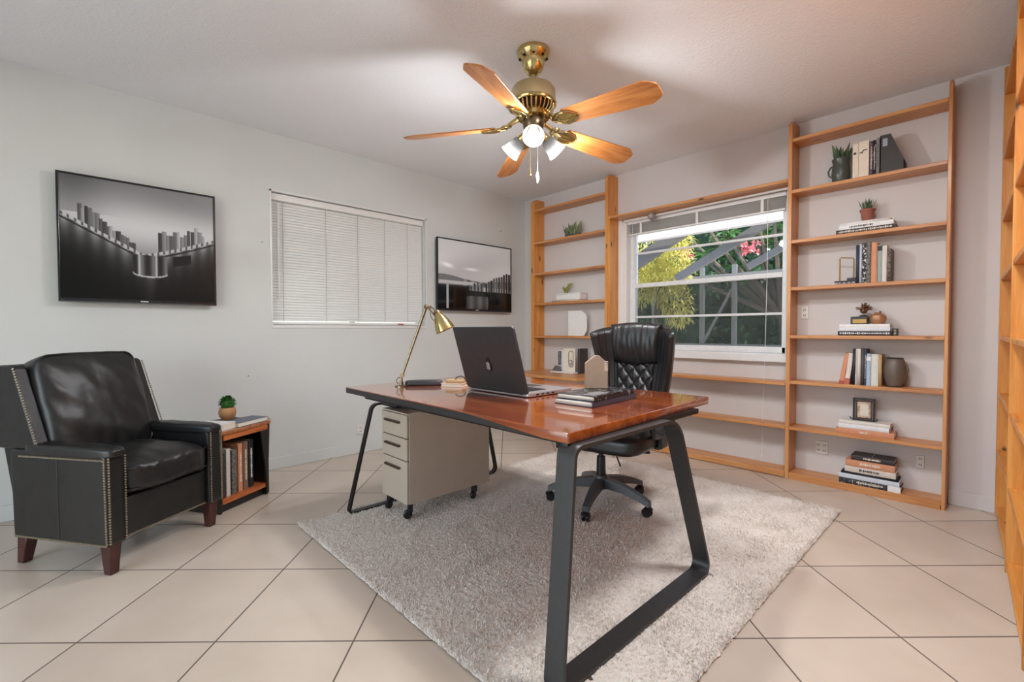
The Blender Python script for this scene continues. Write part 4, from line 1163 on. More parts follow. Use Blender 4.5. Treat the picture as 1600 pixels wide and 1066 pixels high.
# ------------------------------------------------------------------ office chair
def office_chair():
    o = thing('office_chair', 'black leather swivel chair with quilted winged back behind the desk', 'chair', (-1.465, 2.205, .016), R(8))
    Lm = M['leather2']
    OFF = (-.075, -.03, 0)
    # five star base; each spoke with its caster
    for k in range(5):
        a = R(72 * k - 8 + 2)
        mt = T(*OFF) @ Matrix.Rotation(a, 4, 'Z')
        m = MB(); n = 8; rings = []
        for i in range(n + 1):
            t = i / n; x = .03 + .27 * t; zc = .125 - .055 * t ** 2.2; w = .03 - .011 * t; hh = .026 - .012 * t
            rings.append([m.bm.verts.new((x, s * w, zc + q * hh)) for s, q in ((-1, -1), (1, -1), (.75, 1), (-.75, 1))])
        fs = []
        for A, B in zip(rings, rings[1:]):
            for i in range(4): fs.append(m.bm.faces.new((A[i], A[(i + 1) % 4], B[(i + 1) % 4], B[i])))
        fs += [m.bm.faces.new(rings[0]), m.bm.faces.new(rings[-1])]
        bmesh.ops.recalc_face_normals(m.bm, faces=fs)
        bmesh.ops.transform(m.bm, matrix=mt, verts=m.bm.verts)
        sp = m.build('base_spoke', M['plasticgrey'], o, 40)
        c = MB().tube([(.292, 0, .07), (.292, 0, .045)], .006, 8, mat=mt).lathe([(0, .0), (.022, .0), (.024, .012), (.014, .022), (0, .024)], 14, mt @ T(.292, 0, .034)).build('caster', M['plastic'], o)
        m = MB()
        for s in (-1, 1): m.lathe([(0, -.008), (.019, -.008), (.025, -.003), (.025, .004), (.02, .008), (0, .008)], 18, mt @ T(.285, s * .012, .0255) @ Matrix.Rotation(R(90), 4, 'X'))
        m.build('wheel', M['plastic'], c)
    MB().lathe([(0, .09), (.04, .09), (.042, .15), (.034, .165), (0, .165)], 20, T(*OFF)).build('hub', M['plasticgrey'], o)
    MB().lathe([(0, .165), (.027, .165), (.024, .27), (0, .27)], 20, T(*OFF)).lathe([(0, .26), (.014, .26), (.014, .34), (0, .34)], 16, T(*OFF)).build('gas_lift', M['plastic'], o)
    m = MB().box(-.1, .1, -.09, .11, .325, .355, .006).box(-.05, .05, -.06, .06, .305, .33, .006)
    m.build('mechanism', M['plastic'], o)
    MB().tube([(.06, .0, .325), (.15, -.01, .322), (.2, -.01, .33)], [.005, .005, .009], 8).build('lever', M['plastic'], o)
    MB().tube([(.03, -.07, .32), (.06, -.1, .29), (.085, -.12, .26)], .004, 8).build('tension_rod', M['plastic'], o)
    # seat
    def wr(q, w): return Vector((0, 0, .006 * noise.noise((q.x * 4, q.y * 4, 3)) - .02 * max(0, -q.y) ** 4))
    MB().cushion((0, -.02, .405), (.50, .47, .115), 4.5, 18, (0, 0, .02), wr).build('seat', Lm, o, 60)
    MB().box(-.2, .2, -.19, .17, .35, .362, .004).build('seat_pan', M['plastic'], o)
    # backrest: winged shell, quilted panel, headrest roll
    zb, zt_ = .46, 1.005
    def half(v): return .183 + .08 * v ** .9
    def mid(v): return .24 + .055 * v + .03 * math.sin(PI * v)
    def shell(u, v, off):
        s = (u - .5) * 2; a = abs(s); hw = half(v)
        x = s * hw
        wing = max(0, (a - .58) / .42)
        y = mid(v) - (.035 + .085 * v) * wing ** 1.4
        z_ = zb + (zt_ - zb) * v - .03 * v * wing ** 2 - .012 * v * (1 - math.sqrt(max(0, 1 - a ** 6)))
        nrm = Vector((s * .35 * wing, 1, 0)).normalized()
        return Vector((x, y, z_)) + nrm * off
    def front(u, v):
        e = min(1, min(u, 1 - u) / .05, min(v, 1 - v) / .06)
        return shell(u, v, -.035 * math.sqrt(max(0, 1 - (1 - e) ** 2)) + .006 * noise.noise((u * 9, v * 3, 1)))
    def back(u, v):
        e = min(1, min(u, 1 - u) / .05, min(v, 1 - v) / .06)
        return shell(u, v, .035 * math.sqrt(max(0, 1 - (1 - e) ** 2)))
    MB().slab(front, back, 40, 24).build('backrest', Lm, o, 60)
    # quilted lower panel
    def quilt(u, v):
        vv = .02 + .60 * v; uu = .24 + .52 * u
        p = shell(uu, vv, 0)
        a = (u - .5) * 6.5; b_ = v * 7
        d = min(abs(((a + b_) / 2) % 1 - .5), abs(((a - b_) / 2) % 1 - .5)) * 2
        d = min(abs(math.sin(PI * (a + b_) / 2)), abs(math.sin(PI * (a - b_) / 2)))
        e = min(1, min(u, 1 - u) / .06, min(v, 1 - v) / .06)
        return p + Vector((0, -(.034 + .02 * (d ** .45) * e), 0))
    def quilt_b(u, v):
        return shell(.24 + .52 * u, .02 + .60 * v, 0)
    MB().slab(quilt, quilt_b, 56, 48).build('quilted_panel', Lm, o, 60)
    # headrest roll
    def head(u, v):
        uu = .2 + .6 * u; vv = .60 + .40 * v
        p = shell(uu, min(1, vv), 0)
        e = math.sqrt(max(0, 1 - (2 * v - 1) ** 2)); eu = min(1, min(u, 1 - u) / .1); eu = math.sqrt(1 - (1 - eu) ** 2)
        sag = -.022 * math.sin(PI * u) * (1 - v) + .012 * math.sin(PI * u) * v
        wrk = .0045 * noise.noise((u * 15, v * 2.5, 6)) + .003 * noise.noise((u * 30, v * 3, 2))
        return p + Vector((0, -(.036 + .042 * e * eu + wrk * e), sag + .012 * v))
    def head_b(u, v):
        p = shell(.2 + .6 * u, min(1, .60 + .40 * v), 0); return p + Vector((0, 0, .012 * v - .022 * math.sin(PI * u) * (1 - v) + .012 * math.sin(PI * u) * v))
    MB().slab(head, head_b, 48, 20).build('headrest', Lm, o, 60)
    for s in (-1, 1):
        for q in (.80, .87, .93):
            u = .5 + s * (q - .5)
            MB().tube([tuple(front(u, v_) + Vector((0, -.002, 0))) for v_ in np.linspace(.05, .95, 14)], .0032, 6).build('wing_piping', M['piping'], o)
    # armrests: closed loops
    for s in (-1, 1):
        pts = rounded([(-.13, .44), (.15, .40), (.17, .56), (-.12, .575)], .05, 5)
        m = MB().tube([(s * .262, p[0], p[1]) for p in pts], .014, 8, closed=True)
        ar = m.build('armrest', M['plastic'], o)
        MB().cushion((s * .262, .02, .575), (.055, .24, .035), 4, 8).build('arm_pad', Lm, ar, 60)
        MB().box(s * .262 - .012, s * .262 + .012, -.03, .06, .36, .44, .004).box(min(s * .18, s * .262), max(s * .18, s * .262), -.03, .06, .355, .37, .003).build('arm_bracket', M['plastic'], ar)
    return o
office_chair()

# ------------------------------------------------------------------ laptop and desk things
def laptop():
    o = thing('laptop', 'open dark grey laptop seen from behind on the desk', 'laptop', (-1.63, 1.45, DZ), R(0))
    w, d = .432, .305
    MB().prism(rounded([(-w / 2, 0), (w / 2, 0), (w / 2, d), (-w / 2, d)], .014, 5), .003, .02, 'Z', .003, 2).build('base', M['laptop_side'], o)
    m = MB()
    for r_ in range(6):
        for c in range(15): m.box(-.17 + c * .0228, -.17 + c * .0228 + .019, .05 + r_ * .0205, .05 + r_ * .0205 + .017, .0198, .0222, .001, 1)
    m.build('keyboard', M['key'], o)
    MB().box(-.055, .055, .195, .275, .0199, .0204).build('trackpad', M['laptop'], o)
    m = MB()
    for k in range(4): m.box(w / 2 - .001, w / 2 + .0008, .05 + k * .035, .068 + k * .035, .008, .014)
    m.build('ports', M['key'], o)
    lean = R(17)
    lid_m = T(0, .008, .016, lean)
    h = .315
    lid = MB().prism(rounded([(-w / 2, 0), (w / 2, 0), (w / 2, h), (-w / 2, h)], [.02, .012, .016, .006], 5), -.009, .0, 'Y', .003, 2, lid_m).build('lid', M['laptop'], o)
    MB().box(-w / 2 + .008, w / 2 - .008, .0, .0012, .012, h - .008, mat=lid_m).build('display', M['screen_off'], lid)
    MB().tube([(-w / 2 + .03, .006, .016), (w / 2 - .03, .006, .016)], .008, 10).build('hinge', M['key'], o)
    # little dark emblem on the lid: a rounded block with a stalk loop
    em = MB().prism(rounded([(-.021, .105), (.014, .102), (.017, .146), (-.018, .150)], .007, 5), -.0115, -.009, 'Y', .0008, 1, lid_m)
    em.tube([tuple(lid_m @ Vector((x_, -.0105, z_))) for x_, z_ in ((-.012, .15), (-.01, .16), (0, .166), (.008, .16), (.008, .15))], .0022, 6)
    em.build('emblem', M['screen_off'], lid)
    MB().prism(rounded([(-.019, .108), (.004, .106), (.006, .143), (-.016, .146)], .006, 5), -.0125, -.0114, 'Y', 0, 1, lid_m).build('emblem_face', cm((140, 142, 142), .3), lid)
laptop()

def small_book(name, label, pts, z0, z1, cover, rz, loc, w, d, pages=True):
    o = thing(name, label, 'book', (loc[0], loc[1], z0), rz)
    h = z1 - z0; t = min(.0025, h * .2)
    MB().box(-w / 2, w / 2, -d / 2, d / 2, 0, t, .001, 1).box(-w / 2, w / 2, -d / 2, d / 2, h - t, h, .001, 1).box(w / 2 - t, w / 2, -d / 2, d / 2, 0, h, .001, 1).build('cover', cover, o)
    MB().box(-w / 2 + .003, w / 2 - t, -d / 2 + .003, d / 2 - .003, t, h - t).build('pages', M['paper'], o)
    return o
small_book('book', 'book with dark spine and pale page edges at the bottom of the desk stack', None, DZ, DZ + .022, cm((62, 62, 76), .35), R(3), (-1.165, 1.61), .185, .345)
b2 = small_book('book', 'glossy black patterned book on top of the desk stack', None, DZ + .0223, DZ + .042, speckle('black glossy cover', (26, 26, 30), (128, 128, 132), 45, .6, .25), R(5), (-1.165, 1.612), .178, .335)
MB().box(.02, .07, -.14, -.02, .0194, .0202).build('cover_print', cm((120, 120, 124), .3), b2)
o = thing('card_block', 'tan house-shaped card block standing on the desk book stack', 'ornament', (-1.215, 1.675, DZ + .0423), R(46)); o.scale = (.93, 1, 1)
MB().prism([(-.053, 0), (.053, 0), (.053, .085), (.045, .118), (.012, .145), (-.006, .146), (-.053, .112)], -.012, .012, 'Y', .003, 2).build('block', M['card'], o)
m = MB()
for k in range(5): m.box(.036, .0535, -.0128, -.0118, .08 + k * .009, .084 + k * .009, mat=T(0, 0, 0, 0, R(-25)) if False else None)
m.build('light_strokes', M['ivory'], o)

def lamp():
    o = thing('desk_lamp', 'antique brass swing arm lamp at the left end of the desk', 'lamp', (-2.19, 1.275, DZ))
    MB().lathe([(0, 0), (.034, 0), (.034, .005), (.012, .008), (.008, .03), (0, .03)], 24).build('base', M['brass_old'], o)
    MB().tube([(0, 0, .02), (0, 0, .05), (.004, .004, .062)], .006, 10).lathe([(0, -.007), (.011, -.007), (.011, .007), (0, .007)], 14, T(.003, .003, .06, R(90), 0, R(45))).build('lower_joint', M['brass_old'], o)
    MB().tube([(-.012, -.012, .012), (-.02, -.02, .03), (-.014, -.014, .045), (-.004, -.004, .05)], .0025, 8).build('side_hook', M['brass_old'], o)
    e = Vector((.093, .097, .425))
    s0 = Vector((.004, .004, .062))
    MB().tube([s0, e], [.006, .0085], 10).build('lower_arm', M['brass_old'], o)
    rt = Vector((.69, .72, 0))
    MB().ball(e, .013, 2).lathe([(0, -.012), (.009, -.012), (.009, .012), (0, .012)], 12, T(*(e + rt * .012 + Vector((0, 0, -.004))), R(90), 0, R(46))).build('elbow_joint', M['bronze'], o)
    h_ = e + rt * .052 + Vector((0, 0, -.055))
    MB().tube([e + rt * .006, h_], .0045, 8).tube([e + rt * .022 + Vector((0, 0, .004)), h_ + rt * .02 + Vector((0, 0, .01))], .004, 8).build('upper_arm', M['brass_old'], o)
    MB().tube([e + rt * .02 + Vector((0, 0, -.03)), e + rt * .028 + Vector((0, 0, -.06)), h_ + Vector((0, 0, -.03))], .002, 6).build('spring', M['brass_old'], o)
    # bell shade tilting to the lower right
    ax = (rt * .42 + Vector((0, 0, -.9))).normalized()
    q = Vector((0, 0, -1)).rotation_difference(ax).to_matrix().to_4x4()
    mt = Matrix.Translation(h_ + rt * .012 + Vector((0, 0, .012))) @ q
    MB().lathe([(0, .012), (.016, .012), (.022, .0), (.034, -.02), (.045, -.055), (.054, -.09), (.0525, -.09), (.043, -.055), (.032, -.02), (.018, -.004), (0, -.004)], 32, mt).build('lamp_shade', M['brass'], o)
    MB().lathe([(0, .024), (.014, .024), (.018, .012), (0, .012)], 18, mt).build('shade_cap', M['bronze'], o)
    MB().lathe([(0, -.02), (.014, -.025), (.02, -.045), (.012, -.062), (0, -.066)], 16, mt).build('bulb', M['white_obj'], o)
lamp()
o = thing('glasses_case', 'flat dark grey case lying beside the brass lamp base', 'case', (-2.165, 1.40, DZ), R(52))
MB().cushion((0, 0, .013), (.20, .075, .026), 7, 10, (0, 0, .002)).build('case_body', cm((62, 60, 64), .4), o)
o = thing('notebook', 'cream notebook on the desk left of the laptop', 'notebook', (-2.00, 1.485, DZ), R(30))
MB().box(-.062, .062, -.045, .045, 0, .003, .001).box(-.062, .062, -.045, .045, .016, .019, .001).build('cover', cm((206, 178, 152)), o)
MB().box(-.058, .058, -.042, .042, .003, .016).build('pages', M['paper'], o)
o = thing('wallet', 'tan leather wallet with dark flap on the cream notebook', 'wallet', (-1.995, 1.49, DZ + .0193), R(30))
MB().cushion((0, 0, .009), (.1, .07, .018), 6, 8).build('wallet_body', cm((176, 144, 106)), o)
MB().tube([(.0, -.02, .012), (.01, -.01, .03), (.028, .0, .036), (.045, .01, .028), (.05, .012, .014)], .0035, 8).build('flap', cm((70, 58, 50)), o)

# ------------------------------------------------------------------ side table with books and plant
def side_table():
    th = R(122)
    o = thing('side_table', 'small wood topped side table with black sides beside the armchair', 'table', (-3.12, .66, 0), th)
    # local: front -Y, width X ; right side as seen = +X
    top = rounded([(-.20, -.17), (.15, -.17), (.225, -.10), (.215, .06), (.14, .16), (-.20, .16)], [.01, .02, .03, .02, .02, .01], 4)
    MB().prism(top, .432, .452, 'Z', .004, 2).build('tabletop', M['tablewood'], o)
    MB().box(-.185, .13, -.165, -.145, .40, .432, .003).build('front_apron', M['cherry_edge'], o)
    # right side: black fin, wide at top and narrow at foot
    MB().prism([(-.165, .432), (-.145, 0), (.13, 0), (.15, .432)], .13, .147, 'X', .003).prism([(.075, .40), (.135, .40), (.135, .012), (.12, .012), (.105, .2)], -.165, -.15, 'Y', .002).build('side_panel', M['blackwood'], o)
    MB().box(-.2, -.185, -.15, .14, 0, .432, .003).build('side_panel', M['blackwood'], o)
    MB().box(-.185, .13, .13, .142, .03, .432).build('back_panel', M['blackwood'], o)
    MB().box(-.185, .13, -.158, .13, .05, .075, .003).build('shelf', M['cherry_edge'], o)
    MB().box(-.185, .13, -.13, -.11, 0, .05).build('toe_board', M['blackwood'], o)
    mw = o.matrix_basis
    specs = [(-.165, .026, .24, cm((60, 50, 46)), 'dark brown book at the armchair end of the side table shelf', None),
             (-.133, .026, .265, cm((206, 198, 190)), 'pale book second on the side table shelf', None),
             (-.096, .034, .25, SPK2, 'flecked grey-tan book on the side table shelf', None),
             (-.052, .03, .275, PCH, 'peach book on the side table shelf', M['ivory']),
             (-.016, .034, .278, cm((128, 100, 84)), 'brown book on the side table shelf', M['ivory']),
             (.024, .034, .28, BLK, 'black book with white lettering at the right end of the side table shelf', M['white_obj'])]
    for (x, w, h, mat, lab, ink) in specs:
        bk = book_up(lab, x, x + w, -.125, .0755, h, .2, mat, 'books in the side table', ink=ink)
        loc = Matrix.Translation((-3.12, .66, 0)) @ Matrix.Rotation(th, 4, 'Z') @ Vector((x, -.125, .0755))
        bk.location = loc; bk.rotation_euler = (0, 0, th)
    def put(x, y, z): return Matrix.Translation((-3.12, .66, 0)) @ Matrix.Rotation(th, 4, 'Z') @ Vector((x, y, z))
    m = small_book('book', 'blue-grey book lying on the side table top', None, .4525, .478, cm((96, 104, 118)), th, put(.03, -.10, 0), .22, .12)
    m = small_book('book', 'white book lying on the side table at the armchair side', None, .4525, .488, WHT, th + R(8), put(-.142, -.06, 0), .11, .17)
    m = small_book('book', 'thin black book under the plant on the side table', None, .4525, .468, BLK, th - R(20), put(.02, .04, 0), .17, .11)
    p = put(.03, .03, .4685)
    o2 = thing('potted_plant', 'round turned-wood pot with clipped green plant on the side table', 'plant', p)
    MB().lathe([(0, 0), (.026, 0), (.042, .02), (.047, .045), (.042, .068), (.036, .075), (.034, .068), (0, .06)], 28).build('pot', M['clay_tan'], o2)
    MB().lathe([(0, .066), (.036, .066)], 16).build('soil', M['soil'], o2)
    m = MB(); rs = random.Random(11)
    for i in range(420):
        a, e = rs.uniform(0, 2 * PI), rs.uniform(-.2, 1.5)
        d = Vector((math.cos(a) * math.cos(e), math.sin(a) * math.cos(e), math.sin(e))); rr = rs.uniform(.6, 1) * .048
        m.leaf(Vector((0, 0, .095)) + d * rr * .85, d + Vector((rs.uniform(-.8, .8), rs.uniform(-.8, .8), rs.uniform(-.4, .8))), .017, .011, .2, seg=2, fold=.3)
    m.ball((0, 0, .095), .038, 2, (1, 1, .85)); m.build('foliage', M['moss'], o2, 60)
    o3 = thing('glasses', 'small metal trinket lying beside the plant on the side table', 'trinket', put(.125, .02, .4525))
    MB().tube([(-.02, 0, .006), (0, .01, .008), (.02, 0, .012), (.035, -.008, .008)], .004, 8).ball((.03, 0, .01), .01, 2).build('trinket_body', M['nail'], o3)
side_table()

# ------------------------------------------------------------------ ceiling fan
def fan():
    cx, cy = -1.63, 1.71
    o = thing('ceiling_fan', 'brass ceiling fan with five oak blades and three lit lamps', 'ceiling fan', (cx, cy, 0))
    MB().lathe([(0, H - .002), (.082, H - .002), (.083, H - .012), (.078, H - .03), (.058, H - .05), (.052, H - .085), (.038, H - .11), (.02, H - .122), (0, H - .122)], 36).build('canopy', M['brass'], o)
    m = MB()
    for k in range(8):
        a = 2 * PI * k / 8; m.tube([(.068 * math.cos(a), .068 * math.sin(a), H - .038), (.06 * math.cos(a), .06 * math.sin(a), H - .047)], [.011, .003], 6)
    m.build('canopy_vents', M['steel_black'], o)
    MB().lathe([(.012, H - .12), (.012, 2.235)], 16).lathe([(0, 2.25), (.026, 2.25), (.03, 2.228), (0, 2.228)], 18).build('downrod', M['brass_matte'], o)
    MB().lathe([(0, 2.238), (.05, 2.236), (.098, 2.222), (.11, 2.205), (.112, 2.145), (0, 2.145)], 40).build('motor_housing', M['brass_matte'], o)
    MB().lathe([(.112, 2.148), (.118, 2.14), (.116, 2.132), (.10, 2.126), (0, 2.126)], 40).build('trim_ring', M['brass'], o)
    m = MB()
    for k in range(28):
        a = 2 * PI * k / 28; c, s = math.cos(a), math.sin(a)
        m.tube([(.104 * c, .104 * s, 2.132), (.098 * c, .098 * s, 2.108), (.082 * c, .082 * s, 2.086)], .0045, 6)
    m.build('vent_ribs', M['brass'], o)
    MB().lathe([(0, 2.128), (.09, 2.128), (.082, 2.105), (.07, 2.086), (0, 2.086)], 32).build('vent_core', M['steel_black'], o)
    MB().lathe([(0, 2.092), (.086, 2.092), (.09, 2.082), (.08, 2.068), (0, 2.066)], 36).build('flywheel', M['brass'], o)
    # light kit body
    MB().lathe([(0, 2.07), (.05, 2.07), (.056, 2.05), (.05, 2.02), (.04, 2.0), (.052, 1.985), (.05, 1.965), (.028, 1.95), (0, 1.946)], 32).build('light_kit', M['brass_old'], o)
    # blades
    bp = rounded([(.0, -.05), (.42, -.07), (.475, -.038), (.475, .038), (.42, .07), (.0, .05)], [.012, .03, .03, .03, .03, .012], 5)
    proto_b = proto_i = None
    for k in range(5):
        a = R(-138.5 + 72 * k)
        if proto_b is None:
            ob = MB().prism(bp, -.0035, .0035, 'Z', .0015, 1).build('blade', M['oak'], o)
            proto_b = ob
            m = MB()
            def loop(pts, r=.0065): m.tube(pts, r, 8, closed=True)
            m.tube([(-.115, 0, .035), (-.085, 0, .022), (-.05, 0, .002), (-.02, 0, -.008)], [.013, .012, .01, .008], 8)
            for s in (-1, 1):
                pl = [(-.06, s * .006, 0), (-.03, s * .03, -.004), (.005, s * .04, -.008), (.045, s * .03, -.008), (.07, s * .008, -.008), (.04, s * .006, -.008), (.0, s * .012, -.008)]
                loop(pl)
            m.tube([(-.055 + .022 * math.cos(t), .026 * math.sin(t), .006) for t in np.linspace(0, 2 * PI, 18)[:-1]], .006, 8, closed=True)
            m.prism(rounded([(-.02, -.036), (.04, -.03), (.07, 0), (.04, .03), (-.02, .036)], .01, 4), -.0085, -.0045, 'Z', .001, 1)
            m.build('blade_iron', M['brass'], ob)
            proto_i = [c for c in ob.children]
        else:
            ob = proto_b.copy(); COL.objects.link(ob); ob.parent = o
            for c in proto_i:
                d = c.copy(); COL.objects.link(d); d.parent = ob
        ob.rotation_euler = (R(-17), R(3.5), a)
        ob.location = (.19 * math.cos(a), .19 * math.sin(a), 2.022)
    # three lamps
    for k in range(3):
        a = R(-46.3 + 120 * k)        # first one points at the viewer
        d = Vector((math.cos(a), math.sin(a), 0))
        ax = (d * .78 + Vector((0, 0, -.62))).normalized()
        q = Vector((0, 0, -1)).rotation_difference(ax).to_matrix().to_4x4()
        base = d * .052 + Vector((0, 0, 1.995))
        mt = Matrix.Translation(base) @ q
        arm = MB().lathe([(0, .02), (.016, .02), (.02, .0), (.024, -.02), (.022, -.032), (0, -.032)], 20, mt).build('lamp_holder', M['brass'], o)
        sh = MB().lathe([(.022, -.026), (.030, -.036), (.037, -.055), (.040, -.08), (.047, -.108), (.052, -.118), (.0505, -.119), (.045, -.108), (.0378, -.08), (.0345, -.055), (.027, -.037), (.020, -.03)], 32, mt).build('lamp_shade', M['frost'], arm)
        MB().lathe([(0, -.03), (.012, -.034), (.014, -.05), (.026, -.075), (.027, -.088), (.018, -.102), (0, -.107)], 20, mt).build('bulb', M['bulb'], arm)
        lp = bpy.data.lights.new('bulb_light', 'POINT'); lp.energy = 25; lp.shadow_soft_size = .03; lp.color = (.96, .975, 1)
        lo = bpy.data.objects.new('bulb_light', lp); COL.objects.link(lo); lo.location = Vector((cx, cy, 0)) + base + ax * .114
    # pull chains
    MB().tube([(.01, -.03, 1.95), (.012, -.035, 1.80)], .0015, 6).tube([(.012, -.035, 1.80), (.012, -.035, 1.775)], [.003, .006], 8).ball((.012, -.035, 1.772), .006, 2).build('pull_chain', M['brass'], o)
    pc = MB().tube([(.035, -.005, 1.95), (.035, -.006, 1.79)], .0015, 6).build('pull_chain', M['white_obj'], o)
    MB().tube([(.035, -.006, 1.795), (.033, -.006, 1.775), (.037, -.006, 1.755), (.034, -.006, 1.735)], [.003, .008, .007, .003], 8).build('pull_fob', M['white_obj'], pc)
fan()

# ------------------------------------------------------------------ garden outside the window
gr = MB().box(-14, 8, YW + WT, 16, -.25, -.15).build('ground', M['lawn'], smooth=0); struct(gr, 'lawn outside the garden window', 'ground')
pt = MB().box(-9, 4, YW + WT, 7.0, -.16, -.10).build('bounce_patio', M['patio'], smooth=0); struct(pt, 'unseen pale concrete patio added to bounce sunlight into the room', 'patio')  # added reflector below the sill line, throws sunlight onto the ceiling
ev = MB().box(-8, 3, 4.78, 4.86, 2.02, 2.44, .004).build('roof_eave', M['eave'], smooth=0)
struct(ev, 'pale painted roof eave seen through the top of the window', 'roof')
rf = MB().box(-8, 6, YF - 4, YW + WT + .05, H + .12, H + .2).build('roof', M['roof'], smooth=0); struct(rf, 'flat roof over the room, extended out of view to block the sun', 'roof')  # overhang behind the viewpoint added to keep sun out of the opening

cg = thing('screen_enclosure', 'grey aluminium patio screen frame outside the window', 'enclosure', (0, 5.9, -.15))
def strut(parent, p, q, w, h, name='beam', mat=None):
    p, q = Vector(p), Vector(q); d = q - p; L_ = d.length
    rot = Vector((1, 0, 0)).rotation_difference(d.normalized()).to_matrix().to_4x4()
    MB().box(0, L_, -w / 2, w / 2, -h / 2, h / 2, mat=Matrix.Translation(p) @ rot).build(name, mat or M['cage'], parent, 0)
for x in (-6.2, -4.6, -3.3, -2.62, -2.22, -.9, .6): strut(cg, (x, 0, 0), (x, 0, 1.95), .05, .05, 'post', M['cage_light'])
for z in (.95, 1.82): strut(cg, (-7, 0, z), (1.5, 0, z), .045, .045, 'rail', M['cage_light'])
strut(cg, (-2.62, 0, .95), (-2.22, 0, 1.7), .03, .03, 'brace', M['cage_light'])
strut(cg, (-2.62, 0, .95), (-2.2, 0, .55), .03, .03, 'brace', M['cage_light'])
rfb = thing('pergola_beams', 'grey slanting roof beams of the patio outside the window', 'beams', (0, 0, 0))
def sb(p, q, w=.085): strut(rfb, p, q, .05, w, 'beam', M['cage'])
sb((-2.52, 5.0, 1.58), (-1.30, 5.0, 2.20), .085)
sb((-3.45, 5.0, 1.60), (-2.20, 5.0, 2.24), .16)
sb((-1.75, 5.0, 1.64), (-1.0, 5.0, 2.01), .06)
strut(rfb, (-6, 5.0, 2.26), (2, 5.0, 2.24), .06, .12, 'beam', M['cage'])
for x in (-5.0, 1.0): strut(rfb, (x, 5.0, -.15), (x, 5.0, 2.24), .08, .08, 'post', M['cage'])

def leafcloud(name, mat, parent, blobs, n, l, w, seed, flat=.3, droop=.25, seg=2, out=1.0):
    rs = random.Random(seed); m = MB()
    tot = sum(b[3] ** 2 for b in blobs)
    for (x, y, z, r) in blobs:
        k = int(n * r * r / tot)
        for i in range(k):
            a, e = rs.uniform(0, 2 * PI), math.asin(rs.uniform(-1, 1))
            d = Vector((math.cos(a) * math.cos(e), math.sin(a) * math.cos(e), math.sin(e)))
            p = Vector((x, y, z)) + d * r * rs.uniform(.55, 1.0)
            dd = d * out + Vector((rs.uniform(-1, 1), rs.uniform(-1, 1), rs.uniform(-1, 1))) * .8
            m.leaf(p, dd, l * rs.uniform(.6, 1.3), w * rs.uniform(.7, 1.2), droop, seg=seg, fold=.2)
    return m.build(name, mat, parent, 60)
# yellow-green bush
o = thing('bush', 'bright yellow-green feathery bush outside at the left of the window', 'bush', (-2.95, 5.3, -.15))
leafcloud('foliage', M['yellow'], o, [(-.05, 0, 1.95, .30), (.2, .05, 2.08, .24), (.3, .0, 2.24, .16), (-.2, 0, 1.75, .28), (.14, 0, 1.72, .26), (.28, 0, 1.5, .2), (.3, .02, 1.34, .16), (-.35, .1, 2.0, .25), (.22, .02, 1.9, .26)], 5200, .075, .016, 21, seg=2, out=.9)
m = MB().tube([(0, 0, 0), (.03, .02, .8), (.0, .05, 1.4), (.08, .05, 1.9)], [.06, .05, .04, .02], 8).tube([(.0, .03, .9), (.2, .05, 1.3), (.25, .03, 1.6)], [.035, .025, .015], 8)
m.build('trunk', M['bark'], o)
# plumeria tree
o = thing('plumeria_tree', 'tropical tree with long glossy leaves and pink flowers outside the window', 'tree', (-1.95, 6.6, -.15)); o.scale = (1.08, 1, 1.05)
br_pts = []
m = MB(); rs = random.Random(5)
m.tube([(0, .2, 0), (.05, .2, .8), (0, .2, 1.3)], [.07, .06, .05], 8)
tips = []
for (x, z) in ((-1.2, 2.5), (-.95, 2.1), (-.75, 2.65), (-.55, 1.95), (-.3, 2.35), (-.15, 1.95), (.02, 2.62), (.2, 2.1), (.35, 2.4), (.5, 1.95), (.62, 2.65), (-.5, 2.3), (.1, 2.3), (-1.0, 2.8), (.4, 2.85), (-.3, 2.8), (.75, 2.25), (-1.35, 2.05), (.9, 2.5), (-.05, 2.15)):
    y = rs.uniform(-.3, .25); tips.append((x, y, z))
    m.tube([(0, .2, 1.25), (x * .5, y * .5 + .1, 1.25 + (z - 1.25) * .45), (x, y, z - .02)], [.04, .025, .014], 6)
m.build('branches', M['bark'], o)
m = MB()
for (x, y, z) in tips:
    for i in range(17):
        a = 2 * PI * i / 17 * 2.4 + rs.uniform(-.3, .3); el = rs.uniform(-.15, .9)
        m.leaf((x, y, z + rs.uniform(-.05, .03)), (math.cos(a), math.sin(a), el), rs.uniform(.2, .32), rs.uniform(.05, .075), .35, seg=4, fold=.25)
m.build('leaves', M['green1'], o, 60)
for (x, y, z, n) in ((-.2, -.35, 2.07, 16), (-.98, -.3, 2.1, 10)):
    m = MB()
    for i in range(n):
        c = Vector((x + rs.uniform(-.09, .09), y + rs.uniform(-.06, .06), z + rs.uniform(-.05, .07)))
        for k in range(5):
            a = 2 * PI * k / 5 + i
            m.leaf(c, (math.cos(a), -.5 + rs.uniform(-.3, .3), math.sin(a)), .05, .035, .1, seg=2, fold=.2)
    m.build('flower_cluster', M['pink'], o, 60)
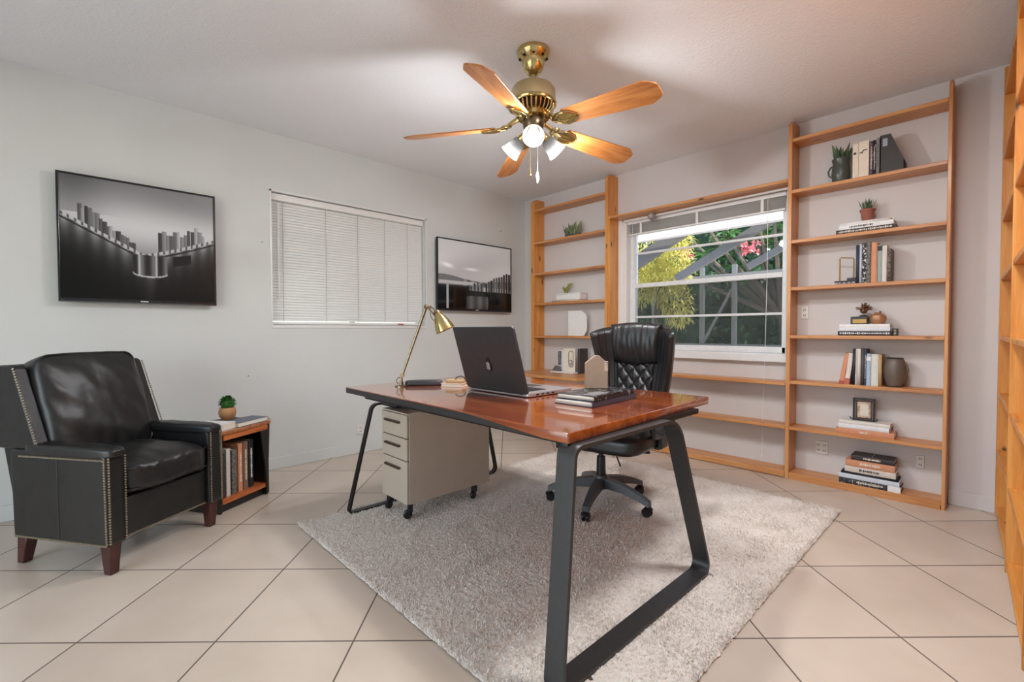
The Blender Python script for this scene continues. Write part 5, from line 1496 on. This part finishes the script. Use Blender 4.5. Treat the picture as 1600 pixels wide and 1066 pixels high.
# dark hedge masses behind everything
h1 = thing('hedge', 'dense dark hedge behind the patio screen outside', 'hedge', (-2.8, 8.2, -.15))
leafcloud('foliage', M['green2'], h1, [(-3.0 + i * .75, rs.uniform(-.2, .3), z, .62) for i in range(11) for z in (.45, 1.25, 2.05)], 15000, .14, .06, 31, seg=2)
m = MB()
for i in range(11): m.ball((-3.0 + i * .75, .15, 1.0), .55, 2, (1, .7, 2.2))
m.build('branches', M['green2'], h1)
h2 = thing('hedge', 'tall lighter trees behind the dark hedge outside', 'hedge', (-3.0, 10.2, -.15))
leafcloud('foliage', M['green3'], h2, [(-4.2 + i * .9, rs.uniform(-.3, .3), z, .8) for i in range(11) for z in (1.2, 2.4, 3.6)], 11000, .2, .08, 33, seg=2)
m = MB()
for i in range(11): m.ball((-4.2 + i * .9, .2, 2.0), .7, 2, (1, .7, 2.6))
m.build('branches', M['green2'], h2)
s1 = thing('shrub', 'sunlit yellow-green shrub low on the right beyond the screen', 'bush', (-1.55, 6.9, -.15))
leafcloud('foliage', M['green3'], s1, [(-.3, 0, 1.0, .3), (0, 0, 1.35, .32), (.3, .1, 1.1, .35), (.1, 0, .6, .35)], 1500, .09, .04, 41)
MB().tube([(0, 0, 0), (0, 0, 1.1)], [.03, .02], 6).build('trunk', M['bark'], s1)

# ------------------------------------------------------------------ light
w = bpy.data.worlds.new('World'); SC.world = w; w.use_nodes = True
nt = w.node_tree; nt.nodes.clear()
wo = nt.nodes.new('ShaderNodeOutputWorld'); bg = nt.nodes.new('ShaderNodeBackground')
sky = nt.nodes.new('ShaderNodeTexSky'); sky.sky_type = 'NISHITA'; sky.sun_disc = False
sky.sun_elevation = R(55); sky.sun_rotation = R(130)
bg.inputs[1].default_value = .6
nt.links.new(sky.outputs[0], bg.inputs[0]); nt.links.new(bg.outputs[0], wo.inputs[0])

def sun(direction, energy, angle=1.0, color=(1, .96, .88)):
    l = bpy.data.lights.new('sun', 'SUN'); l.energy = energy; l.angle = R(angle); l.color = color
    o = bpy.data.objects.new('sun', l); COL.objects.link(o)
    o.rotation_euler = Vector(direction).to_track_quat('-Z', 'Y').to_euler(); return o
sun((-.38, .22, -.9), 8)

def area(name, loc, direction, sx, sy, energy, color=(1, 1, 1)):
    l = bpy.data.lights.new(name, 'AREA'); l.shape = 'RECTANGLE'; l.size = sx; l.size_y = sy; l.energy = energy; l.color = color
    o = bpy.data.objects.new(name, l); COL.objects.link(o); o.location = loc
    o.rotation_euler = Vector(direction).to_track_quat('-Z', 'Z').to_euler(); return o
# added fill light at the made-up opening behind the viewpoint
area('opening_fill_light', ((BX0 + BX1) / 2, YF - .02, (BZ0 + BZ1) / 2), (0, 1, 0), BX1 - BX0, BZ1 - BZ0, 27, (.86, .94, 1))
# added ceiling light, out of view, brightening floor and rug on the right
fm = thing('added_ceiling_light', 'round white flush ceiling light added out of view to brighten the right side', 'ceiling light', (-.35, 1.65, 0))
MB().lathe([(0, H - .001), (.2, H - .001), (.205, H - .02), (.19, H - .035), (0, H - .035)], 40).build('base', M['trimwhite'], fm)
MB().lathe([(.186, H - .036), (.17, H - .07), (.12, H - .095), (0, H - .105)], 40).build('added_light_diffuser', M['fill_diffuser'], fm)
la = bpy.data.lights.new('added_ceiling_lamp', 'AREA'); la.shape = 'DISK'; la.size = .36; la.energy = 26; la.color = (.95, .975, 1)
lo = bpy.data.objects.new('added_ceiling_lamp', la); COL.objects.link(lo); lo.location = (-.35, 1.65, H - .11)

# ------------------------------------------------------------------ camera
cam = bpy.data.cameras.new('camera'); co = bpy.data.objects.new('camera', cam); COL.objects.link(co)
cam.sensor_fit = 'HORIZONTAL'; cam.sensor_width = 36; cam.lens = 721.77 / 1600 * 36; cam.clip_start = .02; cam.clip_end = 200
yaw, pit, rol = R(46.297), R(-1.348), R(-.108)
f = Vector((-math.sin(yaw) * math.cos(pit), math.cos(yaw) * math.cos(pit), math.sin(pit)))
r = Vector((math.cos(yaw), math.sin(yaw), 0)); u = r.cross(f)
r2 = r * math.cos(rol) + u * math.sin(rol); u2 = u * math.cos(rol) - r * math.sin(rol)
co.matrix_world = Matrix((( r2.x, u2.x, -f.x, 0), (r2.y, u2.y, -f.y, 0), (r2.z, u2.z, -f.z, 1.0), (0, 0, 0, 1)))
SC.camera = co

SC.view_settings.view_transform = 'Standard'; SC.view_settings.look = 'None'
SC.view_settings.gamma = 1; SC.view_settings.use_curve_mapping = False
SC.view_settings.exposure = 0.2
